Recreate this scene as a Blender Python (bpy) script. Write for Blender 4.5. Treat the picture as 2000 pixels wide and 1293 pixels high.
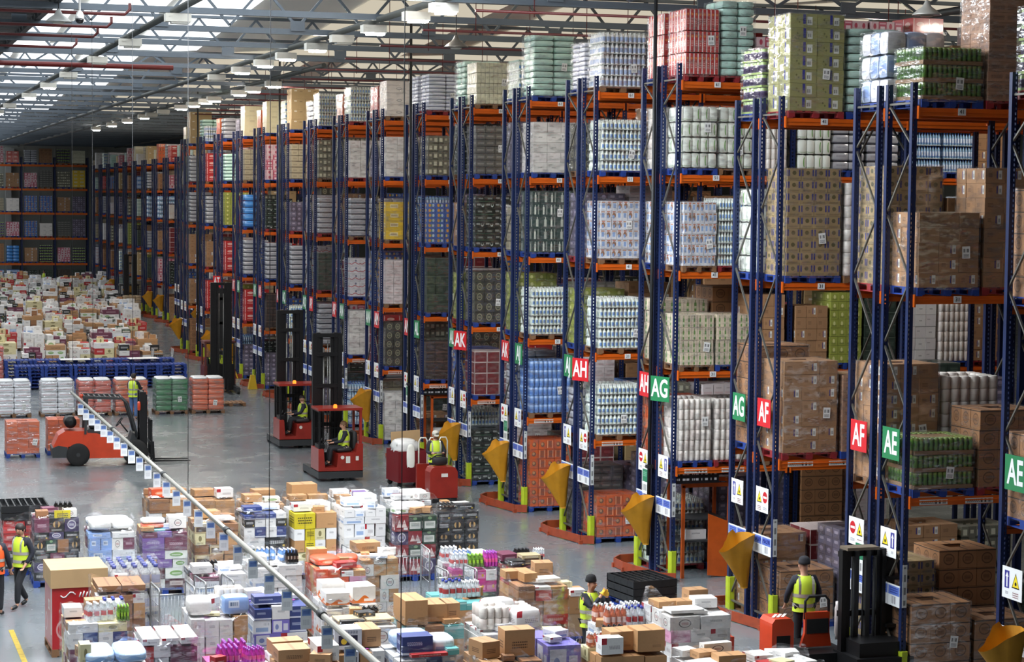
import bpy, math, random
from mathutils import Vector, Matrix
random.seed(11)
for o in list(bpy.data.objects): bpy.data.objects.remove(o)
SC = bpy.context.scene
COL = SC.collection
R = math.radians
# ---------------------------------------------------------------- camera
def set_camera():
    yaw, pit, rol = .3113, .064, .0100
    F = Vector((math.sin(yaw)*math.cos(pit), math.cos(yaw)*math.cos(pit), -math.sin(pit)))
    Rr = Vector((math.cos(yaw), -math.sin(yaw), 0)); U = Rr.cross(F)
    c, s = math.cos(rol), math.sin(rol)
    R2 = Rr*c + U*s; U2 = U*c - Rr*s
    cam = bpy.data.cameras.new('camera'); co = bpy.data.objects.new('camera', cam); COL.objects.link(co)
    m = Matrix((R2, U2, -F)).transposed().to_4x4(); m.translation = (0, 0, 8.5)
    co.matrix_world = m
    cam.sensor_width = 36; cam.lens = 36*4050/2000; cam.clip_end = 600; cam.clip_start = .5
    SC.camera = co
set_camera()
# ---------------------------------------------------------------- world, exposure
w = bpy.data.worlds.new('world'); SC.world = w; w.use_nodes = True
w.node_tree.nodes['Background'].inputs[0].default_value = (.80, .90, 1, 1)
w.node_tree.nodes['Background'].inputs[1].default_value = .02
SC.view_settings.view_transform = 'Standard'; SC.view_settings.look = 'None'
SC.view_settings.exposure = 0.0; SC.view_settings.gamma = 1.0
SC.view_settings.use_curve_mapping = False
SC.cycles.use_denoising = True
SC.cycles.max_bounces = 6; SC.cycles.diffuse_bounces = 3; SC.cycles.glossy_bounces = 3
SC.cycles.transparent_max_bounces = 10; SC.cycles.caustics_reflective = False; SC.cycles.caustics_refractive = False
L_ROOF = 2.7      # daylight coming through the visible rooflight sheets
L_NEAR = 20.5      # added glow strips over the near bays, out of view
L_LAMP = 110.0     # lamp diffusers

# ---------------------------------------------------------------- materials
def C(r, g, b):
    f = lambda v: (v/255/12.92) if v <= 10 else ((v/255+.055)/1.055)**2.4
    return (f(r), f(g), f(b), 1)
class NT:
    def __init__(s, name):
        s.m = bpy.data.materials.new(name); s.m.use_nodes = True; s.t = s.m.node_tree
        s.n = s.t.nodes; s.b = s.n['Principled BSDF']; s.out = s.n['Material Output']
    def new(s, ty, **k):
        x = s.n.new(ty)
        for a, b in k.items(): setattr(x, a, b)
        return x
    def link(s, a, b): s.t.links.new(a, b)
    def math(s, op, a, b=None, clamp=False):
        x = s.n.new('ShaderNodeMath'); x.operation = op; x.use_clamp = clamp
        for i, v in enumerate((a, b)):
            if v is None: continue
            if isinstance(v, (int, float)): x.inputs[i].default_value = v
            else: s.link(v, x.inputs[i])
        return x.outputs[0]
    def mix(s, fac, a, b):
        x = s.n.new('ShaderNodeMix'); x.data_type = 'RGBA'
        for i, v in ((0, fac), (6, a), (7, b)):
            if isinstance(v, (int, float, tuple)): x.inputs[i].default_value = v
            else: s.link(v, x.inputs[i])
        return x.outputs[2]
    def noise(s, scale, detail=3, coord='Object', vec=None):
        x = s.n.new('ShaderNodeTexNoise'); x.inputs['Scale'].default_value = scale; x.inputs['Detail'].default_value = detail
        if vec is None:
            c = s.n.new('ShaderNodeTexCoord'); vec = c.outputs[coord]
        s.link(vec, x.inputs['Vector'])
        return x.outputs['Fac']
    def ramp(s, fac, lo, hi, a=0., b=1.):
        x = s.n.new('ShaderNodeMapRange'); s.link(fac, x.inputs[0])
        for i, v in enumerate((lo, hi, a, b)): x.inputs[i+1].default_value = v
        return x.outputs[0]
    def vary(s, col, amt):
        oi = s.n.new('ShaderNodeObjectInfo')
        v = s.ramp(oi.outputs['Random'], 0, 1, 1-amt, 1+amt)
        h = s.n.new('ShaderNodeHueSaturation')
        if isinstance(col, tuple): h.inputs['Color'].default_value = col
        else: s.link(col, h.inputs['Color'])
        s.link(v, h.inputs['Value'])
        return h.outputs[0]
MATS = {}
def simple(name, col, rough=.5, metal=0., var=0., dirt=.12, dscale=3., coat=0., bump=0.):
    """painted / plastic / board surface with slight uneven wear"""
    if name in MATS: return MATS[name]
    t = NT(name); col = C(*col)
    dk = tuple(c*.55 for c in col[:3])+(1,)
    n = t.noise(dscale, 4)
    c = t.mix(t.ramp(n, .45, .75, 0, dirt*2), col, dk) if dirt else col
    if var: c = t.vary(c, var)
    if isinstance(c, tuple): t.b.inputs['Base Color'].default_value = c
    else: t.link(c, t.b.inputs['Base Color'])
    t.b.inputs['Roughness'].default_value = rough; t.b.inputs['Metallic'].default_value = metal
    t.b.inputs['Coat Weight'].default_value = coat
    if bump:
        bp = t.new('ShaderNodeBump'); bp.inputs['Strength'].default_value = bump; t.link(n, bp.inputs['Height']); t.link(bp.outputs[0], t.b.inputs['Normal'])
    MATS[name] = t.m
    return t.m
def emit(name, col, strength):
    if name in MATS: return MATS[name]
    t = NT(name); e = t.new('ShaderNodeEmission'); e.inputs[0].default_value = C(*col); e.inputs[1].default_value = strength
    t.link(e.outputs[0], t.out.inputs[0]); MATS[name] = t.m
    return t.m
def printed(name, base, marks=(), rough=.55, var=.10, coat=0., tape=None, dirt=.06):
    """packaging print: marks are laid out in the 0..1 frame of each printed face.
    (shape, cx, cy, w, h, colour): rect, ell, bars (barcode), text (lines of dashes), cols (n columns), tri, wave"""
    if name in MATS: return MATS[name]
    t = NT(name)
    uv = t.new('ShaderNodeTexCoord').outputs['UV']
    sp = t.new('ShaderNodeSeparateXYZ'); t.link(uv, sp.inputs[0]); u, v = sp.outputs[0], sp.outputs[1]
    c = C(*base)
    n = t.noise(9, 3)
    c = t.mix(t.ramp(n, .45, .8, 0, dirt*3), c, tuple(x*.6 for x in c[:3])+(1,))
    for sh, cx, cy, ww, hh, col in marks:
        du = t.math('DIVIDE', t.math('ABSOLUTE', t.math('SUBTRACT', u, cx)), ww/2)
        dv = t.math('DIVIDE', t.math('ABSOLUTE', t.math('SUBTRACT', v, cy)), hh/2)
        if sh == 'ell':
            mk = t.math('LESS_THAN', t.math('ADD', t.math('MULTIPLY', du, du), t.math('MULTIPLY', dv, dv)), 1)
        elif sh == 'tri':
            q = t.math('DIVIDE', t.math('SUBTRACT', cy+hh/2, v), hh)
            mk = t.math('MULTIPLY', t.math('LESS_THAN', du, q), t.math('LESS_THAN', dv, 1))
        else:
            mk = t.math('LESS_THAN', t.math('MAXIMUM', du, dv), 1)
            if sh == 'bars':
                k = t.math('FRACT', t.math('MULTIPLY', t.math('ADD', u, t.math('MULTIPLY', t.math('SINE', t.math('MULTIPLY', u, 91)), .02)), 9/ww))
                mk = t.math('MULTIPLY', mk, t.math('LESS_THAN', k, .5))
            elif sh == 'text':
                k = t.math('FRACT', t.math('MULTIPLY', v, 2.99/hh))
                k2 = t.math('FRACT', t.math('MULTIPLY', t.math('ADD', u, t.math('SINE', t.math('MULTIPLY', t.math('FLOOR', t.math('MULTIPLY', v, 2.99/hh)), 7))), 7/ww))
                mk = t.math('MULTIPLY', mk, t.math('MULTIPLY', t.math('LESS_THAN', k, .55), t.math('LESS_THAN', k2, .78)))
            elif sh == 'wave':
                k = t.math('ADD', v, t.math('MULTIPLY', t.math('SINE', t.math('MULTIPLY', u, 9)), hh*.25))
                mk = t.math('MULTIPLY', mk, t.math('LESS_THAN', k, cy))
        c = t.mix(mk, c, C(*col))
    if tape:
        k = t.math('MULTIPLY', t.math('GREATER_THAN', u, 2.455), t.math('LESS_THAN', u, 2.545))
        c = t.mix(k, c, C(*tape))
    if var: c = t.vary(c, var)
    t.link(c, t.b.inputs['Base Color']); t.b.inputs['Roughness'].default_value = rough
    t.b.inputs['Coat Weight'].default_value = coat; t.b.inputs['Coat Roughness'].default_value = .12
    MATS[name] = t.m
    return t.m
def film_mat(name, lo, hi):
    t = NT(name)
    tc = t.new('ShaderNodeTexCoord'); oi = t.new('ShaderNodeObjectInfo')
    mp = t.new('ShaderNodeMapping'); mp.inputs['Scale'].default_value = (1, 1, 3.2); t.link(tc.outputs['Object'], mp.inputs[0])
    ad = t.new('ShaderNodeVectorMath'); t.link(mp.outputs[0], ad.inputs[0])
    cb = t.new('ShaderNodeCombineXYZ')
    for i in range(3): t.link(t.math('MULTIPLY', oi.outputs['Random'], 37.+i*11), cb.inputs[i])
    t.link(cb.outputs[0], ad.inputs[1])
    n = t.noise(2.2, 3, vec=ad.outputs[0]); n2 = t.noise(5, 4, vec=ad.outputs[0])
    bp = t.new('ShaderNodeBump'); bp.inputs['Strength'].default_value = .8; bp.inputs['Distance'].default_value = .06; t.link(n, bp.inputs['Height'])
    gl = t.new('ShaderNodeBsdfGlossy'); gl.inputs['Color'].default_value = (.95, .97, 1, 1); gl.inputs['Roughness'].default_value = .13
    t.link(bp.outputs[0], gl.inputs['Normal'])
    df = t.new('ShaderNodeBsdfDiffuse'); df.inputs['Color'].default_value = (.85, .87, .9, 1)
    m0 = t.new('ShaderNodeMixShader'); m0.inputs[0].default_value = .13; t.link(gl.outputs[0], m0.inputs[1]); t.link(df.outputs[0], m0.inputs[2])
    tr = t.new('ShaderNodeBsdfTransparent'); mx = t.new('ShaderNodeMixShader')
    fac = t.ramp(n2, .44, .72, lo, hi)
    t.link(fac, mx.inputs[0]); t.link(tr.outputs[0], mx.inputs[1]); t.link(m0.outputs[0], mx.inputs[2]); t.link(mx.outputs[0], t.out.inputs[0])
    return t.m
FILM = film_mat('stretch_film', .05, .42); FILM2 = film_mat('loose_stretch_film', .05, .45)
def clear_mat(name, col, alpha=.45, rough=.12):
    t = NT(name); t.b.inputs['Base Color'].default_value = C(*col); t.b.inputs['Roughness'].default_value = rough
    n = t.noise(14, 2); t.link(t.ramp(n, .3, .7, alpha*.6, min(1, alpha*1.5)), t.b.inputs['Alpha'])
    return t.m
CLEAR = clear_mat('clear_bottle_plastic', (225, 232, 235), .42)

# ---------------------------------------------------------------- mesh building
UVF = ((0, 0), (1, 0), (1, 1), (0, 1)); UVT = ((2, 2), (3, 2), (3, 3), (2, 3))
class MB:
    def __init__(s): s.v = []; s.f = []; s.uv = []; s.mi = []; s.sm = []
    def face(s, idx, uv=None, m=0, sm=False):
        s.f.append(tuple(idx)); s.uv.append(uv or [UVT[i % 4] for i in range(len(idx))]); s.mi.append(m); s.sm.append(sm)
    def box(s, cx, cy, cz, sx, sy, sz, m=0, rz=0., mt=None, fold=False):
        """box centred in x, y with its bottom at cz; sides carry uv 0..1, top and bottom 2..3"""
        b = len(s.v); c, q = math.cos(rz), math.sin(rz)
        for z in (0, sz):
            for x, y in ((-1, -1), (1, -1), (1, 1), (-1, 1)):
                x, y = x*sx/2, y*sy/2
                s.v.append((cx+x*c-y*q, cy+x*q+y*c, cz+z))
        for i, j in ((0, 1), (1, 2), (2, 3), (3, 0)): s.face((b+i, b+j, b+4+j, b+4+i), UVF, m)
        s.face((b+4, b+5, b+6, b+7), UVT, m if mt is None else mt); s.face((b+3, b+2, b+1, b), UVT, m)
        return s
    def bar(s, p, q, w, h=None, m=0, up=(0, 0, 1)):
        """rectangular bar from p to q"""
        p, q = Vector(p), Vector(q); d = (q-p).normalized(); h = h or w
        up = Vector(up)
        if abs(d.dot(up)) > .98: up = Vector((1, 0, 0))
        a = d.cross(up).normalized(); n = a.cross(d)
        b = len(s.v)
        for e in (p, q):
            for i, j in ((-1, -1), (1, -1), (1, 1), (-1, 1)): s.v.append(tuple(e+a*(i*w/2)+n*(j*h/2)))
        for i, j in ((0, 1), (1, 2), (2, 3), (3, 0)): s.face((b+i, b+4+i, b+4+j, b+j), UVF, m)
        s.face((b, b+1, b+2, b+3), UVT, m); s.face((b+7, b+6, b+5, b+4), UVT, m)
        return s
    def tube(s, pts, r, n=8, m=0, closed=False, radii=None, caps=True):
        pts = [Vector(p) for p in pts]; N = len(pts); rings = []
        prev = None
        for i, p in enumerate(pts):
            if closed: d = pts[(i+1) % N]-pts[i-1]
            else: d = pts[min(i+1, N-1)]-pts[max(i-1, 0)]
            d.normalize()
            if prev is None:
                a = d.cross(Vector((0, 0, 1)))
                if a.length < .05: a = d.cross(Vector((1, 0, 0)))
            else: a = prev-d*prev.dot(d)
            a.normalize(); prev = a; b = d.cross(a)
            rr = radii[i] if radii else r
            base = len(s.v); rings.append(base)
            for k in range(n):
                t = 2*math.pi*k/n; s.v.append(tuple(p+a*(rr*math.cos(t))+b*(rr*math.sin(t))))
        for i in range(N if closed else N-1):
            A, B = rings[i], rings[(i+1) % N]
            for k in range(n):
                k2 = (k+1) % n
                s.face((A+k, A+k2, B+k2, B+k), ((k/n, 0), ((k+1)/n, 0), ((k+1)/n, 1), (k/n, 1)), m, True)
        if caps and not closed:
            s.face([rings[0]+k for k in reversed(range(n))], None, m); s.face([rings[-1]+k for k in range(n)], None, m)
        return s
    def lathe(s, prof, cx=0, cy=0, cz=0, n=10, m=0, mfun=None, sx=1., sy=1., nuv=1):
        base = []; H = prof[-1][1]-prof[0][1]
        for r, z in prof:
            base.append(len(s.v))
            for k in range(n):
                t = 2*math.pi*k/n; s.v.append((cx+sx*r*math.cos(t), cy+sy*r*math.sin(t), cz+z))
        for i in range(len(prof)-1):
            A, B = base[i], base[i+1]
            v0, v1 = (prof[i][1]-prof[0][1])/H, (prof[i+1][1]-prof[0][1])/H
            for k in range(n):
                k2 = (k+1) % n
                s.face((A+k, A+k2, B+k2, B+k), ((nuv*k/n, v0), (nuv*(k+1)/n, v0), (nuv*(k+1)/n, v1), (nuv*k/n, v1)), mfun(i) if mfun else m, True)
        s.face([base[-1]+k for k in range(n)], None, mfun(len(prof)-2) if mfun else m)
        s.face([base[0]+k for k in reversed(range(n))], None, mfun(0) if mfun else m)
        return s
    def prism(s, poly, lo, hi, axis='y', m=0, sm=False):
        """polygon extruded along an axis; poly in the other two axes"""
        b = len(s.v); N = len(poly)
        for e in (lo, hi):
            for a, c in poly:
                s.v.append({'y': (a, e, c), 'x': (e, a, c), 'z': (a, c, e)}[axis])
        for i in range(N):
            j = (i+1) % N; s.face((b+i, b+j, b+N+j, b+N+i), UVF, m, sm)
        s.face([b+i for i in reversed(range(N))], [(poly[i][0], poly[i][1]) for i in reversed(range(N))], m)
        s.face([b+N+i for i in range(N)], [(poly[i][0], poly[i][1]) for i in range(N)], m)
        return s
    def soft(s, cx, cy, cz, sx, sy, sz, m=0, mt=None, k=4, p=5., wob=0.):
        """bulging film pack: a subdivided box pulled to a superellipsoid"""
        def put(x, y, z):
            l = (abs(x)**p+abs(y)**p+abs(z)**p)**(1/p)
            x, y, z = x/l, y/l, z/l
            j = (random.uniform(-wob, wob) if wob else 0)
            s.v.append((cx+x*sx/2*(1+j), cy+y*sy/2*(1+j), cz+sz/2+z*sz/2))
        for ax, sg in ((1, -1), (0, 1), (1, 1), (0, -1), (2, 1)):
            b = len(s.v)
            for i in range(k+1):
                for j in range(k+1):
                    a, c = 2*j/k-1, 2*i/k-1
                    if ax == 1: put(a*-sg, sg, c)
                    elif ax == 0: put(sg, a*sg, c)
                    else: put(a, c, 1)
            for i in range(k):
                for j in range(k):
                    o = b+i*(k+1)+j
                    uv = [(j/k, i/k), ((j+1)/k, i/k), ((j+1)/k, (i+1)/k), (j/k, (i+1)/k)]
                    if ax == 2: uv = [(x+2, y+2) for x, y in uv]
                    s.face((o, o+1, o+k+2, o+k+1), uv, (mt if (ax == 2 and mt is not None) else m), True)
        return s
    def mesh(s, name, mats):
        me = bpy.data.meshes.new(name); me.from_pydata(s.v, [], s.f)
        ul = me.uv_layers.new(name='UVMap'); flat = []
        for u in s.uv:
            for a in u: flat += a[:2]
        ul.data.foreach_set('uv', flat)
        for m in (mats if isinstance(mats, (list, tuple)) else [mats]): me.materials.append(m)
        me.polygons.foreach_set('material_index', s.mi); me.polygons.foreach_set('use_smooth', s.sm)
        me.update(); me.validate(); return me
    def obj(s, name, mats, parent=None, loc=(0, 0, 0), rz=0.):
        return inst(s.mesh(name, mats), name, parent, loc, rz)
def inst(me, name, parent=None, loc=(0, 0, 0), rz=0., scale=None, rot=None):
    o = bpy.data.objects.new(name, me); COL.objects.link(o)
    o.location = loc; o.rotation_euler = rot or (0, 0, rz)
    if scale: o.scale = scale
    if parent is not None: o.parent = parent
    return o
def tag(o, label, cat, group=None, kind=None):
    o['label'] = label; o['category'] = cat
    if group: o['group'] = group
    if kind: o['kind'] = kind
    return o
def thing(name, label, cat, loc=(0, 0, 0), rz=0., group=None):
    o = bpy.data.objects.new(name, None); COL.objects.link(o); o.empty_display_size = .2
    o.location = loc; o.rotation_euler = (0, 0, rz)
    return tag(o, label, cat, group)
def struct(mb, name, mats):
    o = mb.obj(name, mats); o['kind'] = 'structure'; return o
def copy_tree(root, loc=None, rz=None, label=None):
    r = root.copy(); COL.objects.link(r)
    if loc is not None: r.location = loc
    if rz is not None: r.rotation_euler = (0, 0, rz)
    if label: r['label'] = label
    for ch in KIDS.get(root.name, []):
        c = ch.copy(); COL.objects.link(c); c.parent = r
    return r
ORD = ['', 'first', 'second', 'third', 'fourth', 'fifth', 'sixth', 'seventh', 'eighth', 'ninth', 'tenth', 'eleventh', 'twelfth', 'thirteenth', 'fourteenth', 'fifteenth', 'sixteenth']
def ORDL(k):
    return ORD[k] if k <= 16 else ('seventeenth', 'eighteenth', 'nineteenth', 'twentieth', 'twenty-first', 'twenty-second', 'twenty-third', 'twenty-fourth', 'twenty-fifth', 'twenty-sixth', 'twenty-seventh', 'twenty-eighth', 'twenty-ninth', 'thirtieth')[k-17]
KIDS = {}
def text(body, name, size, parent, loc, rot, mat, sx=1., ext=.002, align='CENTER'):
    cu = bpy.data.curves.new(name, 'FONT'); cu.body = body; cu.size = size; cu.align_x = align; cu.align_y = 'CENTER'
    cu.extrude = ext; cu.materials.append(mat); cu.resolution_u = 3
    o = bpy.data.objects.new(name, cu); COL.objects.link(o); o.location = loc; o.rotation_euler = rot; o.scale = (sx, 1, 1)
    if parent is not None: o.parent = parent
    FONTS.append(o)
    return o
FONTS = []
def fonts_to_meshes():
    dg = bpy.context.evaluated_depsgraph_get()
    for o in FONTS:
        me = bpy.data.meshes.new_from_object(o.evaluated_get(dg)); nm = o.name.split('.')[0]
        n = bpy.data.objects.new(nm, me); COL.objects.link(n); n.parent = o.parent; n.location = o.location; n.rotation_euler = o.rotation_euler; n.scale = o.scale
        bpy.data.objects.remove(o)
# ================================================================ SETTING
def floor_mat():
    t = NT('polished_concrete_floor')
    n1 = t.noise(.09, 5); n2 = t.noise(.9, 6); n3 = t.noise(14, 3)
    c = t.mix(t.ramp(n1, .35, .65), C(98, 104, 108), C(114, 121, 125))
    c = t.mix(t.ramp(n2, .5, .8, 0, .25), c, C(84, 84, 82))
    c = t.mix(t.ramp(n3, .66, .8, 0, .12), c, C(150, 150, 146))
    mp = t.new('ShaderNodeMapping'); mp.inputs['Scale'].default_value = (1.6, .05, 1); mp.inputs['Rotation'].default_value = (0, 0, .5)
    tc = t.new('ShaderNodeTexCoord'); t.link(tc.outputs['Object'], mp.inputs[0])
    n4 = t.noise(1.2, 4, vec=mp.outputs[0])
    c = t.mix(t.ramp(n4, .5, .8, 0, .12), c, C(80, 80, 78))
    t.link(c, t.b.inputs['Base Color']); t.link(t.ramp(n2, .3, .7, .17, .32), t.b.inputs['Roughness'])
    t.b.inputs['Specular IOR Level'].default_value = .8
    return t.m
FLOOR = MB(); FLOOR.box(20, 105, -.3, 130, 230, .3); struct(FLOOR, 'floor', floor_mat())
yl = simple('worn_yellow_floor_paint', (165, 140, 40), .6, dirt=.5, dscale=6)
for i, (x0, y0, x1, y1) in enumerate(((2.45, 46.5, 2.62, 30.0), (3.0, 41.0, 3.1, 30.0))):
    m = MB(); m.bar((x0, y0, .003), (x1, y1, .003), .1, .006, up=(0, 0, 1)); o = struct(m, 'floor_marking', yl)
WALLM = simple('pale_grey_green_cladding', (168, 172, 166), .7, dirt=.08, dscale=.2)
def wall(name, cx, cy, sx, sy):
    m = MB(); m.box(cx, cy, 0, sx, sy, 17.5)
    # cladding ribs
    if sx > sy:
        x = cx-sx/2
        while x < cx+sx/2: m.box(x, cy-sy/2-.02, 0, .08, .04, 17); x += 1.5
    struct(m, name, WALLM)
wall('wall_back', 20, 206.2, 130, .4); wall('wall_left', -44.8, 105, .4, 202); wall('wall_right', 84.8, 105, .4, 202)
colm = simple('light_steel_column_paint', (190, 194, 192), .5)
for i, x in enumerate((15.0, 23.6, 32.2)):
    m = MB(); m.box(x, 205.6, 0, .55, .5, 12.9); m.box(x, 205.55, 12.3, 1.1, .6, .5); o = struct(m, 'column', colm)
# roof sheets: shallow ridges running across the building
def roof_z(y):
    p = ((y-33) % 30)/30
    return 14.75-.85*(p/.5 if p < .5 else (1-p)/.5)
sheet = simple('white_roof_sheet', (244, 242, 234), .6, dirt=.03, dscale=.5)
glow = emit('daylit_rooflight_sheet', (240, 246, 250), L_ROOF)
glow3 = emit('daylit_rooflight_sheet_far', (236, 242, 248), L_ROOF*.62)
glow2 = emit('added_glow_sheet_near', (240, 246, 252), L_NEAR)
def roof_strip(name, x0, x1, y0, y1, mat, dz=0.):
    m = MB(); y = y0
    while y < y1-.01:
        ya = y; yb = min(y1, (math.floor((y-33)/15+1e-6)+1)*15+33)
        b = len(m.v); m.v += [(x0, ya, roof_z(ya)+dz), (x1, ya, roof_z(ya)+dz), (x1, yb, roof_z(yb-1e-4)+dz), (x0, yb, roof_z(yb-1e-4)+dz)]
        m.face((b+3, b+2, b+1, b), UVF); m.face((b, b+1, b+2, b+3), UVF); y = yb
        b2 = len(m.v); m.v += [(v[0], v[1], v[2]+.1) for v in m.v[b:b+4]]; m.face((b2, b2+1, b2+2, b2+3), UVF)
    return struct(m, name, mat)
roof_strip('ceiling', -45, 85, 3, 206, sheet, .12)
for k in range(12):
    x = -20+k*2.75
    roof_strip('ceiling_rooflight', x, x+2.35, 46, 96, glow); roof_strip('ceiling_rooflight_far', x, x+2.35, 96, 205, glow3)
for k in range(4):
    x = -.5+k*3.3
    roof_strip('ceiling_added_glow_near', x, x+2.2, 30.2, 45.8, glow2)  # unseen strips, added and placed to light the foreground goods
cream = emit('cream_lamplit_glow', (255, 243, 218), .62)  # lamplit cream of the roof sheets put in as glow, brightens rack tops
for k in range(6):
    x = 16+k*6.5
    roof_strip('ceiling_cream_glow_rack', x, x+4.4, 46, 150, cream)
roof_strip('ceiling_fill_glow_front', -5, 1, 18, 29, emit('fill_glow_sheet_front', (240, 246, 252), L_NEAR*.4))  # added out-of-view fill glow for faces and tags turned to the camera
# purlins
pur = simple('galvanised_purlin_grey', (120, 126, 130), .45, .4)
for y in range(48, 205, 15):
    m = MB(); m.bar((-30, y, roof_z(y)-.1), (60, y, roof_z(y)-.1), .07, .1); o = struct(m, 'ceiling_purlin', pur)
# lattice trusses across the building
tr_m = simple('grey_blue_truss_paint', (100, 110, 120), .45, .1, dirt=.1)
TRY = [46.4+5.55*k for k in range(29)]
def truss_mesh(h, lat):
    m = MB(); x0, x1 = -24., 64.
    for z0, hh in ((0, .16), (h, .1)):
        m.box((x0+x1)/2, 0, z0, x1-x0, .05, hh); m.box((x0+x1)/2, 0, z0, x1-x0, .18, .025)
    x = x0; k = 0
    while lat and x < x1-1.:
        a, b = (.2, h) if k % 2 == 0 else (h, .2)
        m.bar((x, 0, a), (x+.95, 0, b), .07, .07)
        if k % 4 == 1: m.box(x+.95, -.06, .1, .4, .03, .28)
        x += .95; k += 1
    return m.mesh('roof_truss', tr_m)
TM = {}
for y in TRY:
    h = round(roof_z(y)-13.0-.16, 1)
    lat = TRY.index(y) % 2 == 0
    if (h, lat) not in TM: TM[h, lat] = truss_mesh(h, lat)
    o = inst(TM[h, lat], 'ceiling_truss', None, (0, y, 13.0)); o['kind'] = 'structure'
# longitudinal rails, lamps
tray = simple('grey_lamp_trunking', (70, 73, 71), .5, .2)
house = simple('cream_lamp_housing', (222, 220, 210), .4)
dif = emit('lit_lamp_diffuser', (255, 246, 236), L_LAMP); unlit = simple('unlit_lamp_diffuser', (200, 200, 192), .3)
hm = MB().box(0, 0, 0, .62, .36, .2).box(-.2, -.185, .12, .1, .02, .04, 0).mesh('housing', house)
difr = emit('lit_rack_lamp_diffuser', (255, 244, 230), L_LAMP*2.6)
dmr = MB().box(.05, 0, -.05, .44, .28, .05).mesh('diffuser', difr)
dm = MB().box(.05, 0, -.05, .44, .28, .05).mesh('diffuser', dif); dmu = MB().box(.05, 0, -.05, .44, .28, .05).mesh('diffuser', unlit)
def lamp(x, y, lit, label, group):
    t = thing('ceiling_lamp', label, 'lamp', (x, y, 12.72), 0, group)
    inst(hm, 'housing', t); inst((dmr if x > 12 else dm) if lit else dmu, 'diffuser', t)
for i, (x, ys, lits, row) in enumerate((
    (7.8, (51.2, 60.1, 68.2, 77.3, 85.2, 94.3, 105.6, 114, 123, 132), (0, 0, 0, 0, 1, 1, 0, 1, 0, 1), 'over the goods floor'),
    (13.05, (45.9, 48.3, 52.5, 56.1, 59.4, 63.7, 67.3, 71.4, 76.3), (1, 1, 1, 0, 1, 1, 1, 1, 0), 'nearer run over the rack ends'),
    (15.85, (79.8, 84, 87.2, 93.4, 95.7, 99.2, 103, 109, 113.3, 116.5, 123.5, 131, 139.6), (1, 1, 1, 1, 1, 1, 1, 0, 0, 1, 1, 1, 1), 'farther run over the rack ends'),
    (25.0, (40, 48, 56, 64, 72, 80, 88, 96, 104, 112, 120, 130, 140), (1,)*13, 'run high above the racks'),
    (33.0, (40, 50, 60, 70, 80, 92, 104, 116), (1,)*8, 'run far back above the racks'))):
    m = MB(); m.tube([(x, ys[0]-9, 13.02), (x, 204, 13.02)], .09, 8)
    tag(m.obj('lamp_trunking', tray), 'long grey trunking carrying the box lamps, '+row, 'trunking')
    for q, (y, l) in enumerate(zip(ys, lits)):
        lamp(x, y, l, '%s cream box lamp, %s from the near end, %s' % ('lit' if l else 'unlit', ORD[q+1], row), ('lit' if l else 'unlit')+' box lamps, '+row)
# dark walkway ladder at the top left
dk = simple('dark_steel', (38, 40, 42), .5, .3)
m = MB()
for x in (2.6, 4.98): m.bar((x, 40, 13.3), (x, 110, 13.3), .16, .3)
for k in range(70): m.box(3.8, 40+k, 13.3, 2.4, .72, .05)
tag(m.obj('roof_walkway', dk), 'dark slatted walkway hung under the roof', 'walkway')
# sprinkler pipes
redp = simple('dark_red_pipe_paint', (92, 26, 26), .4); redb = simple('bright_red_pipe_paint', (104, 22, 20), .5)
pk = 0
for y, x0, x1, r, mt, lb in ((50.3, -4, 6.4, .04, redp, 'dark red sprinkler pipe ending above the hanging camera'), (54.3, -4, 6.45, .04, redp, 'dark red sprinkler pipe, second end below the bell lamp'),
        (57.8, -4, 6.5, .04, redp, 'dark red sprinkler pipe, third of the stepped ends'), (62.3, -4, 6.4, .04, redp, 'dark red sprinkler pipe, lowest of the stepped ends'),
        (70.6, -4, 10.6, .085, redb, 'thick bright red main pipe across the roof')):
    m = MB(); m.tube([(x0, y, 12.78), (x1, y, 12.78)]+([(x1+.12, y, 12.9), (x1+.12, y, 13.05)] if x1 < 10 else []), r, 8)
    for k in range(3): m.tube([(x0+2.2*k+3, y, 12.8), (x0+2.2*k+3, y, roof_z(y)-.06)], .012, 5)
    tag(m.obj('sprinkler_pipe', mt), lb, 'pipe')
for k in range(13):
    y = 45.2+5.55*k*1.04
    m = MB(); m.tube([(13.6+k*.35, y, 12.72), (60, y, 12.72)], .035, 6)
    for j in range(14): m.tube([(15+k*.35+j*3, y, roof_z(y)-.06), (15+k*.35+j*3, y, 12.62)], .012, 5)
    tag(m.obj('sprinkler_pipe', redp), 'thin red sprinkler pipe over the racks, %s from the near end' % ORD[k+1], 'pipe', 'thin sprinkler pipes over the racks')
# dome camera and bell lamps
t = thing('dome_camera', 'white dome security camera hanging on a pole', 'camera', (4.98, 46.9, 12.3))
MB().tube([(0, 0, .2), (0, 0, 2.4)], .028, 8).lathe([(.1, .06), (.1, .12), (.07, .2), (.03, .24)], n=16).obj('mount', simple('white_plastic', (225, 225, 222), .35), t)
MB().lathe([(.015, -.05), (.06, -.035), (.09, .01), (.1, .06)], n=16).obj('dome', simple('smoked_dome', (20, 20, 22), .1), t)
def bell(x, y, z, label, col):
    t = thing('bell_lamp', label, 'lamp', (x, y, z))
    MB().lathe([(.3, 0), (.28, .03), (.2, .1), (.1, .17), (.05, .26), (.04, .3)], n=18).obj('lamp_shade', simple('bell_shade_'+col, {'grey': (140, 142, 140), 'dark': (60, 58, 54), 'white': (225, 225, 218)}[col], .4, .3), t)
    MB().lathe([(.12, -.03), (.16, .01)], n=12).obj('lens', simple('frosted_lens', (205, 205, 195), .3), t)
    MB().tube([(0, 0, .28), (0, 0, 2.2)], .012, 6).obj('hanger', dk, t)
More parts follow.
